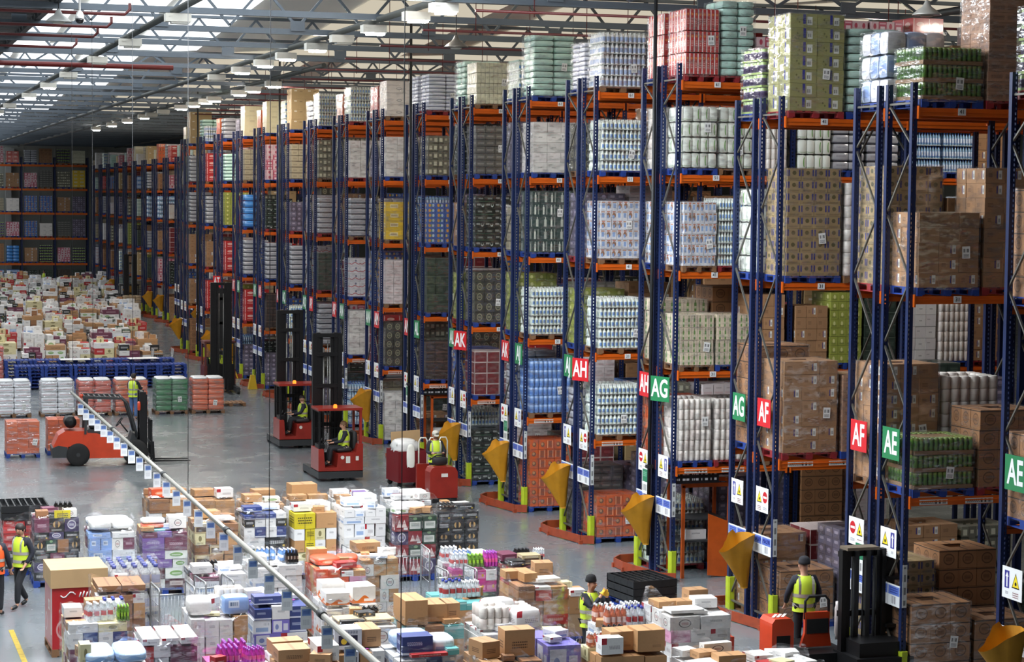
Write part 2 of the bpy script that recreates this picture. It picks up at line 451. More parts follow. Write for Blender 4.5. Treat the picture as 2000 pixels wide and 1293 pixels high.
bell(4.62, 47.9, 12.35, 'grey bell shaped lamp beside the dome camera', 'grey')
bell(13.85, 47.6, 12.05, 'dark bell lamp hanging above the lavender packs', 'dark')
bell(21.02, 37.96, 12.3, 'white bell lamp hanging between the tallest pallets', 'white')
# hanging rail with location tags
galv = simple('dull_galvanised_tube', (150, 148, 140), .4, .5)
t = thing('hanging_rail', 'long grey pole hung over the goods floor carrying small white tags', 'rail', (5.82, 0, 3.1))
m = MB(); segs = (18, 26, 33, 40, 48, 57.2)
for a, b in zip(segs, segs[1:]): m.tube([(0, a, 0), (0, b, 0)], .042, 10)
m.obj('pole', galv, t)
for y in segs[1:-1]:
    MB().tube([(0, y-.12, 0), (0, y+.12, 0)], .055, 10).obj('coupling', dk, t)
for y in (22, 29.5, 37, 44.5, 52, 56.8):
    MB().tube([(0, y, .04), (0, y, 10.)], .006, 5).obj('hanger_wire', dk, t)
tagm = printed('location_tag_print', (232, 234, 236), (('rect', .5, .74, .8, .3, (120, 150, 205)), ('text', .5, .74, .6, .18, (40, 70, 150)), ('bars', .5, .3, .6, .25, (70, 75, 95))), .4, 0)
tm = MB().box(0, 0, -.36, .15, .008, .3).tube([(0, 0, -.06), (0, 0, -.02)], .006, 5).mesh('location_tag', tagm)
y = 20.6; k = 0
while y < 56:
    o = inst(tm, 'location_tag', None, (5.82, y, 3.08), random.uniform(-.2, .25)); k += 1; tag(o, 'small location tag, %s from the near end of the overhead hanging pole' % ORDL(k), 'tag', 'tags along the hanging pole'); y += 1.27
# ================================================================ RACKING
blue = simple('blue_rack_enamel', (22, 38, 80), .38, .1, dirt=.25, dscale=2.)
orange = simple('orange_beam_enamel', (214, 98, 22), .4, .05, dirt=.15, dscale=1.5, var=.06)
zinc = simple('zinc_bracing', (104, 102, 96), .45, .5)
guardm = simple('lime_yellow_post_guard', (172, 190, 40), .45, dirt=.2, dscale=8)
barr = simple('scuffed_orange_kerb', (146, 60, 30), .5, dirt=.4, dscale=5)
white = simple('white_sign_board', (226, 228, 228), .4, dirt=0)
signg = simple('green_sign_board', (38, 122, 76), .35, dirt=0); signr = simple('red_sign_board', (196, 34, 42), .35, dirt=0)
blackm = simple('black_print', (16, 16, 18), .5, dirt=0)
def upright_mesh(H, off):
    m = MB(); w, d = .05, .045; a, b = off-.011, off+.011
    def plate(x0, x1, z0, z1):
        i = len(m.v); m.v += [(x0, -d, z0), (x1, -d, z0), (x1, -d, z1), (x0, -d, z1)]; m.face((i, i+1, i+2, i+3))
    plate(-w, a, 0, H); plate(b, w, 0, H)
    z = 0.
    while z < H-.02:
        plate(a, b, z, min(z+.04, H)); z += .08
    for x in (-w, w):
        i = len(m.v); m.v += [(x, -d, 0), (x, d, 0), (x, d, H), (x, -d, H)]; m.face((i, i+1, i+2, i+3))
    for x0, x1 in ((-w, -w+.025), (w-.025, w)):
        i = len(m.v); m.v += [(x0, d, 0), (x1, d, 0), (x1, d, H), (x0, d, H)]; m.face((i, i+1, i+2, i+3))
    m.box(0, 0, 0, .16, .14, .012)
    return m.mesh('upright', blue)
def brace_mesh(H, dep, ph):
    m = MB(); z = .25; k = ph
    m.bar((0, 0, .2), (0, dep, .2), .035); m.bar((0, 0, H-.35), (0, dep, H-.35), .035)
    while z < H-.4:
        y0, y1 = (0, dep) if k % 2 == 0 else (dep, 0)
        m.bar((0, y0, z), (0, y1, min(z+1.15, H-.35)), .035, .03); z += 1.15; k += 1
    return m.mesh('frame_bracing', zinc)
BL = 2.66; BP = 2.77
beam_me = MB().box(BL/2, 0, -.07, BL, .05, .14).box(BL/2, -.03, -.005, BL, .02, .02).box(-.005, -.012, -.12, .03, .07, .22).box(BL+.005, -.012, -.12, .03, .07, .22).mesh('beam', orange)
strip = printed('barcode_strip_print', (215, 215, 212), (('text', .3, .5, .5, .7, (40, 40, 40)), ('bars', .75, .5, .4, .7, (20, 20, 22))), .4, 0)
strip_me = MB().box(0, 0, 0, .55, .006, .09).mesh('barcode_strip', strip)
tag_me = MB().box(0, 0, 0, .15, .006, .12).mesh('level_tag', white)
vstrip = printed('upright_code_print', (200, 204, 204), (('text', .5, .5, .5, .9, (60, 62, 66)),), .4, 0)
vstrip_me = MB().box(0, 0, 0, .085, .006, .75).mesh('upright_code_strip', vstrip)
guard_me = MB().prism([(-.075, -.06), (-.05, -.09), (.05, -.09), (.075, -.06), (.075, .07), (-.075, .07)], 0, .68, 'z').mesh('post_guard', guardm)
P_ = 5.292; Y0 = 42.542; DEP = 2.102
FD = .885
AISLE = {-2: 'AE', -1: 'AF', 0: 'AG', 1: 'AH', 2: 'AJ', 3: 'AK', 4: 'AL', 5: 'AM', 6: 'AN', 7: 'AP', 8: 'AQ', 9: 'AR', 10: 'AS', 11: 'AT'}
def aisle(i):
    return ('aisle '+AISLE[i]) if i in AISLE else ((ORD[i-11]+' aisle past AT') if i > 11 else 'the nearest aisle')
def spec(i):
    """x of rack end, height, beam levels"""
    if i <= -1: return 17.49, 10.55, (3.3, 6.81, 10.05)
    if i <= 13: return 17.49, 11.5, (2.48, 4.62, 6.83, 8.98, 11.03)
    return 20.35, 10.95, (2.35, 4.5, 6.7, 8.7, 10.45)
UP, BR = {}, {}
for H in (10.55, 11.5, 10.95):
    UP[H] = (upright_mesh(H, -.018), upright_mesh(H, .018)); BR[H] = (brace_mesh(H, FD, 0), brace_mesh(H, FD, 1))
LVT = {5: (None, '31', '41', '51', '61'), 3: (None, '31', '41')}
def rack(i):
    X, H, LV = spec(i); yd = Y0+P_*i
    nb = 3 if i < 9 else 2
    lab = 'blue and orange double pallet rack between %s and %s' % (aisle(i), aisle(i+1))
    t = thing('pallet_rack', lab.replace(' between the nearest aisle and', ' at the picture edge before'), 'rack', (X, yd, 0), 0, 'double pallet racks along the hall')
    for b in range(nb+1):
        x = b*BP
        for y, k in ((0, 0), (FD, 0), (DEP-FD, 1), (DEP, 1)): inst(UP[H][k], 'upright', t, (x, y, 0))
        if b < 2:
            inst(BR[H][0], 'frame_bracing', t, (x, 0, 0)); inst(BR[H][1], 'frame_bracing', t, (x, DEP-FD, 0))
    for b in range(nb):
        for li, z in enumerate(LV):
            for y, rz in ((-.06, 0), (FD+.06, 0), (DEP-FD-.06, 0), (DEP+.06, 0)):
                bm = inst(beam_me, 'beam', t, (b*BP+.055, y, z))
                if y < 0 and b == 0 and i < 8:
                    if li == 0: inst(strip_me, 'barcode_strip', bm, (.45, -.03, -.055)); inst(strip_me, 'barcode_strip', bm, (1.35, -.03, -.055))
                    else:
                        g = inst(tag_me, 'level_tag', bm, (.82, -.045, -.05))
                        if i < 4: text(LVT[len(LV)][li], 'lettering', .1, g, (0, -.005, .06), (R(90), 0, 0), blackm)
    for y in (0, DEP): inst(guard_me, 'post_guard', t, (0, y-.02, 0))
    if i < 8: inst(vstrip_me, 'upright_code_strip', t, (0, -.052, 1.45))
    # kerb round the rack end
    m = MB(); pts = [(.1, DEP+.3), (-.35, DEP+.25), (-.62, DEP-.1), (-.62, DEP-.7), (-.3, -.1), (0, -.25)]
    for a, b in zip(pts, pts[1:]): m.bar((a[0], a[1], .12), (b[0], b[1], .12), .03, .2)
    for x, y in pts[1:-1]: m.box(x, y, 0, .09, .09, .1)
    o = m.obj('rack_end_kerb', barr, None, (X, yd, 0)); tag(o, 'orange steel kerb around the foot of the rack end by %s' % aisle(i), 'kerb', 'kerbs at the rack ends')
for i in range(-3, 27): rack(i)
# ---- signs on the rack ends
FACE = (R(90), 0, R(-90))
sg_me = {c: MB().box(0, 0, -.28, .012, .62, .56).mesh('aisle_sign', mt) for c, mt in (('green', signg), ('red', signr))}
YEL = (232, 208, 40)
TRI = lambda cx: (('tri', cx, .62, .40, .5, (20, 20, 20)), ('tri', cx, .61, .32, .40, YEL), ('ell', cx, .52, .10, .12, (20, 20, 20)), ('text', cx, .17, .30, .2, (120, 60, 60)))
ARW = lambda cx: (('rect', cx, .60, .24, .56, (48, 48, 140)), ('rect', cx, .54, .06, .36, (240, 240, 245)), ('tri', cx, .76, .16, .16, (240, 240, 245)), ('text', cx, .17, .14, .1, (90, 90, 110)))
NOE = lambda cx: (('ell', cx, .62, .38, .46, (190, 24, 34)), ('rect', cx, .62, .28, .09, (240, 240, 240)), ('text', cx, .17, .28, .12, (90, 90, 100)))
WS = {}
for nm, mk in (('ta', TRI(.3)+ARW(.76)), ('at', ARW(.24)+TRI(.68)), ('tn', TRI(.28)+NOE(.74)), ('nt', NOE(.26)+TRI(.72))):
    WS[nm] = MB().box(0, 0, -.25, .01, .58, .5).mesh('warning_sign', printed('warning_sign_print_'+nm, (232, 234, 234), mk, .4, 0, dirt=0))
pl_me = {}
for k in (0, 1):
    mk = [('rect', .5, .72, .94, .42, (92, 118, 196)), ('bars', .5, .28, .4, .36, (70, 70, 84))]
    if k == 0: mk.insert(1, ('text', .5, .72, .7, .3, (30, 44, 130)))
    pl_me[k] = MB().box(0, 0, -.19, .01, .42, .38).mesh('location_plate', printed('location_plate_print_%d' % k, (230, 233, 235), mk, .4, 0, dirt=0))
sheet_me = MB().box(0, 0, -.3, .008, .34, .6).mesh('code_sheet', printed('green_code_sheet_print', (228, 230, 228), (('rect', .5, .7, .86, .48, (40, 120, 84)), ('text', .5, .76, .6, .2, (120, 180, 150)), ('bars', .5, .24, .8, .24, (60, 60, 64))), .4, 0, dirt=0))
navy = simple('navy_print', (28, 40, 130), .5, dirt=0)
def bag_mesh():
    """open mouthed sack: rim high at the hook side, tip hanging below it"""
    m = MB(); n = 36; rings = []
    for f in (0., .04, .2, .4, .6, .8, .95, 1.):
        b = len(m.v); rings.append(b)
        for k in range(n):
            a = 2*math.pi*k/n; c = 1-f*.82; w = 1+.11*math.cos(3*(a-math.pi))*(1-f)+.05*math.sin(7*a+f*5)
            x = -.06+.37*c*w*math.cos(a)+.2*f; y = .25*c*w*math.sin(a)*(1-.3*f)
            z = -f*1.0+(1-f)*(.17*math.cos(a)-.05*math.cos(2*a)+(.1 if abs(a-math.pi*.5) < .3 else 0))
            m.v.append((x, y, z))
    for A, B in zip(rings, rings[1:]):
        for k in range(n): m.face((A+k, B+k, B+(k+1) % n, A+(k+1) % n), None, 0, True)
    m.face([rings[-1]+k for k in range(n)])
    return m.mesh('waste_sack', simple('yellow_sack_fabric', (196, 138, 24), .6, dirt=.2, dscale=5, bump=.3))
bag_me = bag_mesh()
for i in range(-3, 27):
    X, H, LV = spec(i); yd = Y0+P_*i
    for side, y in (('d', FD/2), ('a', DEP-FD/2)):
        if i == -3 and side == 'd': continue
        ai = i if side == 'd' else i+1
        if ai in AISLE:
            nm = AISLE[ai]; col = 'green' if ai % 2 == 0 else 'red'
            ang = R(20) if (side == 'd' and ai in (0, 1, 3)) else 0.
            if nm == 'AT': ang = R(25) if side == 'd' else 0
            s = inst(sg_me[col], 'aisle_sign', None, (X-.058-(.1 if ang else 0), y+yd+(.02 if ang else 0), 4.27), ang)
            tag(s, '%s aisle sign reading %s on the %s side of its aisle' % (col, nm, 'left' if side == 'd' else 'right'), 'sign', 'aisle letter signs')
            lt = text(nm, 'lettering', .56, s, (-.008, 0, -.005), FACE, white, .7); lt.data.offset = .012
        wk = ('ta' if ai % 2 == 0 else 'tn') if side == 'd' else ('at' if ai % 2 == 0 else 'nt')
        if i < 18:
            s = inst(WS[wk], 'warning_sign', None, (X-.056, yd+y+.02, 2.52), 0)
            tag(s, 'white warning sign with yellow triangle and %s, %s of %s' % ('blue arrow' if 'a' in wk else 'no-entry disc', 'left' if side == 'd' else 'right', aisle(ai)), 'sign', 'warning signs on the rack ends')
            tx = {(-3, 'a'): ('MA595', 'MA596'), (-1, 'd'): ('MA589', 'MA590')}.get((i, side))
            for k in (0, 1):
                s = inst(pl_me[1 if tx else 0], 'location_plate', None, (X-.056, yd+y+.21-.43*k, 1.62))
                tag(s, '%s white location plate%s, %s side of %s' % (('first', 'second')[k], (' reading '+tx[k]) if tx else '', 'left' if side == 'd' else 'right', aisle(ai)), 'plate', 'white location plates on the rack ends')
                if tx: text(tx[k], 'lettering', .13, s, (-.008, 0, .085), FACE, navy, .9)
        if i < 9 and side == 'a' and ai % 2 == 1:
            s = inst(sheet_me, 'code_sheet', None, (X-.062, yd+y-.12, 2.06)); tag(s, 'green and white code sheet below the warning sign, right side of %s' % aisle(ai), 'sheet', 'green code sheets')
    if i in (-3, -1, 0, 1, 2, 3, 5, 10, 11, 13, 15, 18, 19, 21, 23, 24):
        yb = {-3: 27.9, -1: 38.0, 0: 43.46, 1: 49.15, 2: 54.2, 3: 58.95, 5: 69.9}.get(i, yd+1.1)
        s = inst(bag_me, 'waste_sack', None, (X-.40, yb, 1.68 if i > -2 else 1.8), R(random.uniform(-12, 16)))
        tag(s, 'yellow waste sack hanging on the rack end before %s' % aisle(i+1), 'sack', 'yellow sacks on the rack ends')
# sprinkler risers inside three racks
for i, lb in ((0, 'beside the AH and AG signs'), (4, 'in the rack beside the AL sign'), (8, 'in the rack beside the AQ sign'), (12, 'in the rack past the AT sign')):
    m = MB(); m.tube([(0, 0, .4), (0, 0, 14.2)], .045, 8); m.box(0, 0, 2.4, .14, .14, .08)
    o = m.obj('sprinkler_riser', dk, None, (17.36, Y0+P_*i+1.12, 0)); tag(o, 'tall dark sprinkler riser pipe '+lb, 'pipe')
# ================================================================ PALLET GOODS
palm = {'blue': simple('blue_pallet_paint', (24, 58, 138), .6, dirt=.3, dscale=4), 'red': simple('red_pallet_paint', (140, 34, 40), .6, dirt=.3, dscale=4), 'brown': simple('bare_pallet_wood', (128, 92, 62), .7, dirt=.3, dscale=4)}
def add_pallet(m, x=0, y=0, z=0, w=1.2, d=1.0, mi=0):
    for k in range(3): m.box(x-w/2+.05+(w-.1)/2*k, y, z, .1, d, .02, mi)
    for i in range(3):
        for j in range(3): m.box(x-w/2+.07+(w-.14)/2*i, y-d/2+.07+(d-.14)/2*j, z+.02, .14, .14, .09, mi)
    for j in range(3): m.box(x, y-d/2+.07+(d-.14)/2*j, z+.11, w, .14, .015, mi)
    n = 7
    for k in range(n): m.box(x-w/2+.06+(w-.12)/(n-1)*k, y, z+.125, .12, d, .02, mi)
pal_me = {c: (lambda m: (add_pallet(m), m.mesh('pallet', palm[c]))[1])(MB()) for c in palm}
FX, FY = 1.16, .98
BRN = (168, 128, 92); BRN2 = (150, 112, 80); OLV = (150, 148, 96); DBL = (52, 56, 120)
def cartons(nx, ny, jit=.006, fill=True):
    def fn(m, z, h, nm=1):
        sx, sy = FX/nx, FY/ny
        for i in range(nx):
            for j in range(ny):
                if 0 < i < nx-1 and 0 < j < ny-1: continue
                m.box(-FX/2+sx*(i+.5)+random.uniform(-jit, jit), -FY/2+sy*(j+.5)+random.uniform(-jit, jit), z+.002, sx-.008, sy-.008, h-.006, random.randrange(nm))
    fn.grid = (nx, ny); fn.simple = (nx, ny, 1, None); return fn
def bottles(nx, ny, tray=0., pack=0):
    """upright bottles round the edge of a tier: materials 0 body, 1 label, 2 cap, 3 tray"""
    def fn(m, z, h, nm=4):
        sx, sy = FX/nx, FY/ny; r = min(sx, sy)*.48; hb = h-.012
        prof = [(r*.9, 0), (r, .03*hb), (r, .14*hb), (r, .56*hb), (r*.8, .68*hb), (r*.42, .84*hb), (r*.42, .86*hb), (r*.46, .87*hb), (r*.46, hb)]
        for i in range(nx):
            for j in range(ny):
                if 1 < i < nx-2 and 1 < j < ny-2: continue
                m.lathe(prof, -FX/2+sx*(i+.5), -FY/2+sy*(j+.5), z+.006, 8, mfun=lambda q: 1 if q == 2 else (2 if q >= 6 else 0))
        m.box(0, 0, z, FX-.01, FY-.01, max(.006, tray*h), 3)
    fn.simple = (nx, ny, 1, 1); return fn
def tins(nx, ny, tray=.2):
    def fn(m, z, h, nm=2):
        sx, sy = FX/nx, FY/ny; r = min(sx, sy)*.48
        for i in range(nx):
            for j in range(ny):
                if 1 < i < nx-2 and 1 < j < ny-2: continue
                m.lathe([(r, .02*h), (r, .93*h), (r*.9, .97*h)], -FX/2+sx*(i+.5), -FY/2+sy*(j+.5), z, 8, 0)
        m.box(0, 0, z, FX, FY, tray*h, 1)
        m.box(0, 0, z+tray*h, FX-.22, FY-.22, (.9-tray)*h, 1)
    fn.simple = (nx, ny, 1, 0); return fn
def packs(nx, ny, p=6., wob=.01):
    def fn(m, z, h, nm=1):
        sx, sy = FX/nx, FY/ny
        for i in range(nx):
            for j in range(ny):
                if 0 < i < nx-1 and 0 < j < ny-1: continue
                m.soft(-FX/2+sx*(i+.5), -FY/2+sy*(j+.5), z, sx*1.02, sy*1.02, h*1.01, random.randrange(nm), p=p, wob=wob)
    fn.simple = (nx, ny, 1, None); return fn
def rolls(nx, ny, tiers=2):
    """paper rolls standing in film: rounded columns"""
    def fn(m, z, h, nm=1):
        sx, sy = FX/nx, FY/ny; hh = h/tiers
        for i in range(nx):
            for j in range(ny):
                if 0 < i < nx-1 and 0 < j < ny-1: continue
                for q in range(tiers):
                    r = min(sx, sy)*.53
                    m.lathe([(r*.92, 0), (r, .06*hh), (r, .92*hh), (r*.88, .99*hh)], -FX/2+sx*(i+.5), -FY/2+sy*(j+.5), z+q*hh, 9, random.randrange(nm), sx=sx/min(sx, sy), sy=sy/min(sx, sy))
    fn.simple = (nx, ny, tiers, None); return fn
K = {}
def kind(name, desc, h, fn, mats, film=True, split=False):
    K[name] = dict(desc=desc, h=h, fn=fn, mats=mats, film=film, split=split)
Pm = printed
WL = ('rect', .72, .5, .2, .5, (226, 226, 222)); WLB = ('bars', .72, .5, .14, .26, (60, 60, 60))
kind('brown_print', 'olive brown cartons printed with dark blue blocks', .235, cartons(4, 3), [Pm('carton_blue_blocks', (158, 136, 98), (('rect', .1, .62, .12, .55, DBL), ('rect', .9, .62, .12, .55, DBL), ('ell', .5, .62, .3, .36, (92, 84, 52)), ('text', .5, .14, .7, .16, (90, 78, 60))), tape=(140, 120, 80))], split=True)
kind('brown_label', 'brown cartons with white labels', .26, cartons(3, 3), [Pm('carton_white_labels', BRN, (('rect', .76, .55, .18, .6, (222, 222, 216)), ('bars', .76, .5, .13, .26, (70, 70, 70)), ('rect', .60, .55, .06, .5, (58, 58, 130)), ('text', .25, .5, .2, .3, (120, 88, 60))), tape=(140, 100, 66)), Pm('carton_plain_marks', (160, 122, 88), (('text', .3, .5, .3, .3, (110, 80, 56)),), tape=(140, 100, 66))], split=True)
kind('brown_oval', 'brown cartons with dark oval badges', .34, cartons(3, 3), [Pm('carton_oval_badge', (160, 116, 80), (('ell', .52, .5, .6, .62, (104, 74, 52)), ('ell', .52, .5, .5, .5, (150, 108, 74)), ('text', .52, .5, .34, .22, (84, 58, 42)), ('rect', .5, .93, 1, .05, (60, 48, 40))), tape=(70, 52, 40))], split=True)
kind('brown_dash', 'pinkish brown cartons with rows of dark dashes', .17, cartons(2, 3), [Pm('carton_dark_dashes', (178, 138, 112), (('text', .3, .5, .4, .4, (84, 60, 52)), ('text', .75, .5, .3, .4, (96, 66, 56))), tape=(140, 100, 66))], split=True)
kind('olive_tower', 'olive green cartons with blue tape and labels', .27, cartons(2, 2), [Pm('carton_olive_labels', OLV, (('rect', .72, .5, .2, .6, (222, 224, 216)), ('bars', .72, .45, .15, .26, (70, 72, 70)), ('rect', .52, .62, .1, .7, (50, 54, 140)), ('ell', .25, .6, .06, .16, (104, 104, 60)), ('ell', .33, .4, .06, .16, (104, 104, 60))), tape=(150, 140, 100))], split=True)
kind('green_tins', 'trays of green topped tins in brown card', .3, tins(12, 9, .22), [Pm('green_tin_print', (118, 140, 62), (('rect', .5, .55, .8, .6, (84, 128, 50)), ('ell', .5, .62, .3, .3, (60, 84, 44)), ('rect', .5, .14, 1, .2, (120, 96, 66))), .3, coat=.4), simple('brown_tray_card', (134, 104, 72), .7)])
kind('purple_tins', 'trays of purple and green tins', .26, tins(7, 6, .16), [Pm('purple_tin_print', (96, 78, 116), (('ell', .5, .45, .6, .5, (60, 44, 78)), ('rect', .5, .85, 1, .24, (150, 176, 100)), ('rect', .2, .4, .16, .4, (200, 200, 210))), .35, coat=.3), simple('lime_tray_card', (150, 170, 100), .7)])
kind('tissue_blue', 'white and blue tissue packs', .42, packs(3, 3), [Pm('tissue_white', (230, 230, 236), (('rect', .5, .3, .5, .2, (210, 214, 226)),), .45, coat=.3), Pm('tissue_blue', (178, 194, 226), (('rect', .5, .5, .8, .5, (140, 164, 214)),), .45, coat=.3), Pm('tissue_white2', (224, 222, 230), (('ell', .6, .5, .2, .3, (200, 200, 214)),), .45, coat=.3)])
kind('aqua', 'tall pale aqua shrink wrapped packs', .165, packs(2, 2, 5.), [Pm('aqua_pack', (188, 226, 212), (('rect', .5, .2, 1, .12, (160, 206, 192)), ('rect', .5, .7, .9, .3, (204, 238, 226))), .3, coat=.6), Pm('aqua_pack2', (196, 230, 218), (('rect', .5, .2, 1, .12, (170, 212, 200)),), .3, coat=.6)])
kind('lavender', 'ribbed lavender white packs', .115, packs(2, 2, 7.), [Pm('lavender_pack', (214, 218, 234), (('rect', .5, .12, 1, .16, (150, 154, 186)), ('rect', .5, .75, 1, .2, (236, 240, 250))), .3, coat=.5)])
kind('red_cartons', 'red cartons in white ribbed wrap', .48, packs(8, 6, 12.), [Pm('red_strip_pack', (186, 58, 56), (('rect', .04, .5, .16, 1, (236, 224, 220)), ('rect', .96, .5, .16, 1, (236, 224, 220)), ('ell', .5, .75, .4, .12, (214, 130, 60)), ('text', .5, .4, .4, .3, (222, 170, 160))), .35, coat=.5)])
kind('green_bottles', 'white bottles with green labels', .25, bottles(11, 9, .06), [Pm('pale_green_bottle', (222, 230, 222), (), .35, coat=.3), Pm('green_blue_label', (206, 220, 210), (('rect', .25, .5, .22, .7, (96, 156, 96)), ('rect', .75, .5, .22, .6, (104, 142, 196)), ('ell', .5, .5, .14, .5, (230, 232, 200))), .35), simple('white_cap', (228, 232, 228), .35), simple('clear_tray', (210, 216, 212), .3)])
kind('blue_bottles', 'white bottles with blue labels', .265, bottles(10, 9, .06), [Pm('white_bottle', (230, 232, 234), (), .35, coat=.3), Pm('blue_yellow_label', (216, 220, 228), (('ell', .25, .4, .26, .6, (196, 190, 110)), ('rect', .7, .5, .3, .7, (150, 170, 206)), ('rect', .5, .8, .3, .2, (140, 176, 150))), .35), MATS['white_cap'], MATS['clear_tray']])
kind('brownblue', 'white packs with brown and blue pictures', .235, cartons(8, 5), [Pm('brown_blue_pack', (214, 214, 220), (('ell', .5, .5, .7, .6, (150, 108, 80)), ('ell', .4, .35, .4, .4, (130, 160, 206)), ('rect', .5, .88, .6, .12, (190, 110, 80))), .4, coat=.3), Pm('white_blue_pack', (220, 222, 228), (('rect', .5, .5, .5, .5, (140, 168, 212)), ('rect', .5, .86, .7, .12, (180, 130, 100))), .4, coat=.3)])
kind('white_rolls', 'white kitchen rolls in clear film', .46, rolls(6, 5, 2), [Pm('kitchen_roll', (226, 220, 212), (('text', .5, .5, .6, .1, (206, 196, 188)),), .5, coat=.2), Pm('kitchen_roll2', (222, 212, 204), (('rect', .3, .5, .1, .4, (220, 176, 160)),), .5, coat=.2)])
kind('white_green', 'white packs flashed with green', .34, packs(4, 3), [Pm('white_green_pack', (226, 230, 218), (('ell', .7, .5, .3, .7, (110, 168, 80)), ('ell', .78, .5, .22, .7, (228, 230, 220))), .4, coat=.4), Pm('white_pack', (228, 232, 222), (('rect', .5, .12, 1, .1, (190, 204, 180)),), .4, coat=.4)])
kind('cream_green', 'cream packs printed with green bottles', .28, cartons(6, 4), [Pm('cream_green_bottle', (222, 206, 182), (('rect', .5, .38, .3, .7, (110, 150, 80)), ('rect', .5, .8, .12, .3, (104, 140, 76)), ('rect', .5, .34, .26, .2, (206, 210, 170))), .4, coat=.4)])
kind('darkgreen', 'dark green cartons printed with white bottles', .33, cartons(5, 4), [Pm('dark_green_white_bottle', (46, 66, 62), (('rect', .35, .4, .22, .62, (214, 218, 206)), ('rect', .35, .78, .08, .2, (214, 218, 206)), ('rect', .75, .5, .12, .8, (150, 158, 148))), .4, coat=.2), Pm('dark_green_bottle2', (52, 72, 68), (('rect', .6, .4, .3, .6, (190, 196, 184)), ('rect', .6, .8, .1, .2, (214, 218, 206))), .4, coat=.2)])
kind('black_beer', 'black cartons with white lettering', .19, cartons(4, 3), [Pm('black_white_script', (26, 32, 30), (('text', .32, .6, .4, .3, (206, 212, 206)), ('ell', .76, .5, .28, .6, (180, 190, 182)), ('ell', .76, .6, .2, .4, (30, 38, 34))), .4, coat=.3), Pm('black_green_script', (22, 30, 26), (('text', .5, .55, .5, .26, (190, 200, 190)), ('rect', .5, .1, 1, .1, (60, 92, 70))), .4, coat=.3)])
kind('grey_dash', 'dark grey trays with pale lettering', .2, cartons(4, 3), [Pm('grey_pale_text', (96, 96, 92), (('text', .5, .5, .7, .3, (170, 168, 158)), ('rect', .5, .06, 1, .1, (56, 56, 54))), .4, coat=.4)])
kind('grey_circles', 'dark grey cartons with pale round badges', .3, cartons(4, 3), [Pm('grey_round_badge', (66, 64, 58), (('ell', .5, .52, .6, .72, (150, 146, 120)), ('ell', .5, .52, .44, .54, (74, 74, 66)), ('text', .5, .52, .3, .2, (170, 166, 140))), .4, coat=.3)])
kind('blue_rolls', 'sky blue paper rolls', .235, rolls(9, 7, 1), [Pm('blue_roll', (112, 152, 212), (('rect', .5, .8, 1, .2, (160, 188, 228)), ('rect', .5, .3, .5, .3, (86, 126, 196))), .4, coat=.4)])
kind('darkred', 'dark red cartons outlined in white', .32, cartons(3, 2), [Pm('dark_red_outlined', (206, 190, 186), (('rect', .5, .5, .93, .9, (116, 42, 46)), ('text', .5, .5, .5, .2, (160, 90, 90))), .4)])
kind('dark_brown', 'dark brown trays', .3, cartons(4, 3), [Pm('dark_brown_tray', (58, 48, 44), (('rect', .5, .9, 1, .14, (96, 76, 66)), ('text', .5, .4, .6, .3, (92, 80, 72))), .4, coat=.3)])
kind('dark_green', 'dark green cartons', .29, cartons(4, 3), [Pm('dark_green_carton', (48, 60, 52), (('text', .5, .5, .6, .4, (84, 98, 86)), ('rect', .5, .95, 1, .06, (90, 104, 92))), .4, coat=.4)])
kind('blue_multi', 'blue packs with small pictures', .16, cartons(4, 3), [Pm('blue_picture_pack', (74, 108, 180), (('ell', .3, .5, .3, .7, (210, 150, 70)), ('ell', .7, .5, .26, .6, (190, 204, 214)), ('ell', .52, .5, .14, .5, (96, 150, 90))), .35, coat=.4), Pm('blue_picture_pack2', (66, 96, 170), (('ell', .6, .5, .4, .7, (120, 160, 210)), ('rect', .2, .5, .2, .5, (220, 190, 90))), .35, coat=.4)])
kind('olive_grey', 'grey green trays of pale tubs', .25, cartons(7, 4), [Pm('grey_green_tub', (124, 122, 104), (('rect', .5, .5, .6, .5, (206, 204, 180)), ('rect', .5, .08, 1, .16, (72, 72, 62))), .4, coat=.4), Pm('grey_green_tub2', (112, 110, 96), (('rect', .5, .55, .5, .3, (190, 186, 160)),), .4, coat=.4)])
kind('white_cartons', 'plain white cartons', .27, cartons(3, 3), [Pm('white_carton', (226, 224, 220), (('text', .5, .5, .3, .12, (96, 92, 90)),), .5, tape=(210, 206, 200)), Pm('white_carton2', (220, 216, 214), (('text', .3, .6, .3, .1, (120, 112, 110)),), .5, tape=(210, 206, 200))])
kind('white_oval', 'tall white cartons with grey ovals', .4, cartons(2, 2), [Pm('white_grey_oval', (230, 222, 214), (('ell', .75, .35, .34, .22, (150, 146, 144)), ('ell', .75, .36, .26, .14, (226, 220, 214))), .5)])
kind('cream_packs', 'cream ribbed packs', .3, packs(9, 5, 12.), [Pm('cream_rib_pack', (226, 224, 196), (('rect', .06, .5, .12, 1, (190, 186, 160)), ('text', .5, .5, .5, .3, (180, 184, 150))), .35, coat=.5)])
kind('white_pink', 'white trays with pink bands', .3, cartons(4, 3), [Pm('white_pink_band', (222, 212, 212), (('rect', .5, .3, .8, .16, (214, 190, 190)), ('text', .5, .7, .5, .12, (150, 130, 130))), .4, coat=.4)])
kind('white_red', 'white cartons with red stripes', .28, cartons(3, 3), [Pm('white_red_stripe', (216, 214, 218), (('wave', .5, .4, 1, .4, (178, 60, 64)), ('wave', .5, .3, 1, .4, (214, 212, 216)), ('ell', .6, .7, .2, .3, (120, 120, 140))), .4, coat=.4)])
kind('yellow', 'yellow cartons with pale windows', .32, cartons(2, 2), [Pm('yellow_window_carton', (222, 186, 56), (('rect', .5, .55, .5, .42, (230, 216, 170)), ('text', .5, .55, .4, .2, (120, 80, 50))), .4, coat=.3)])
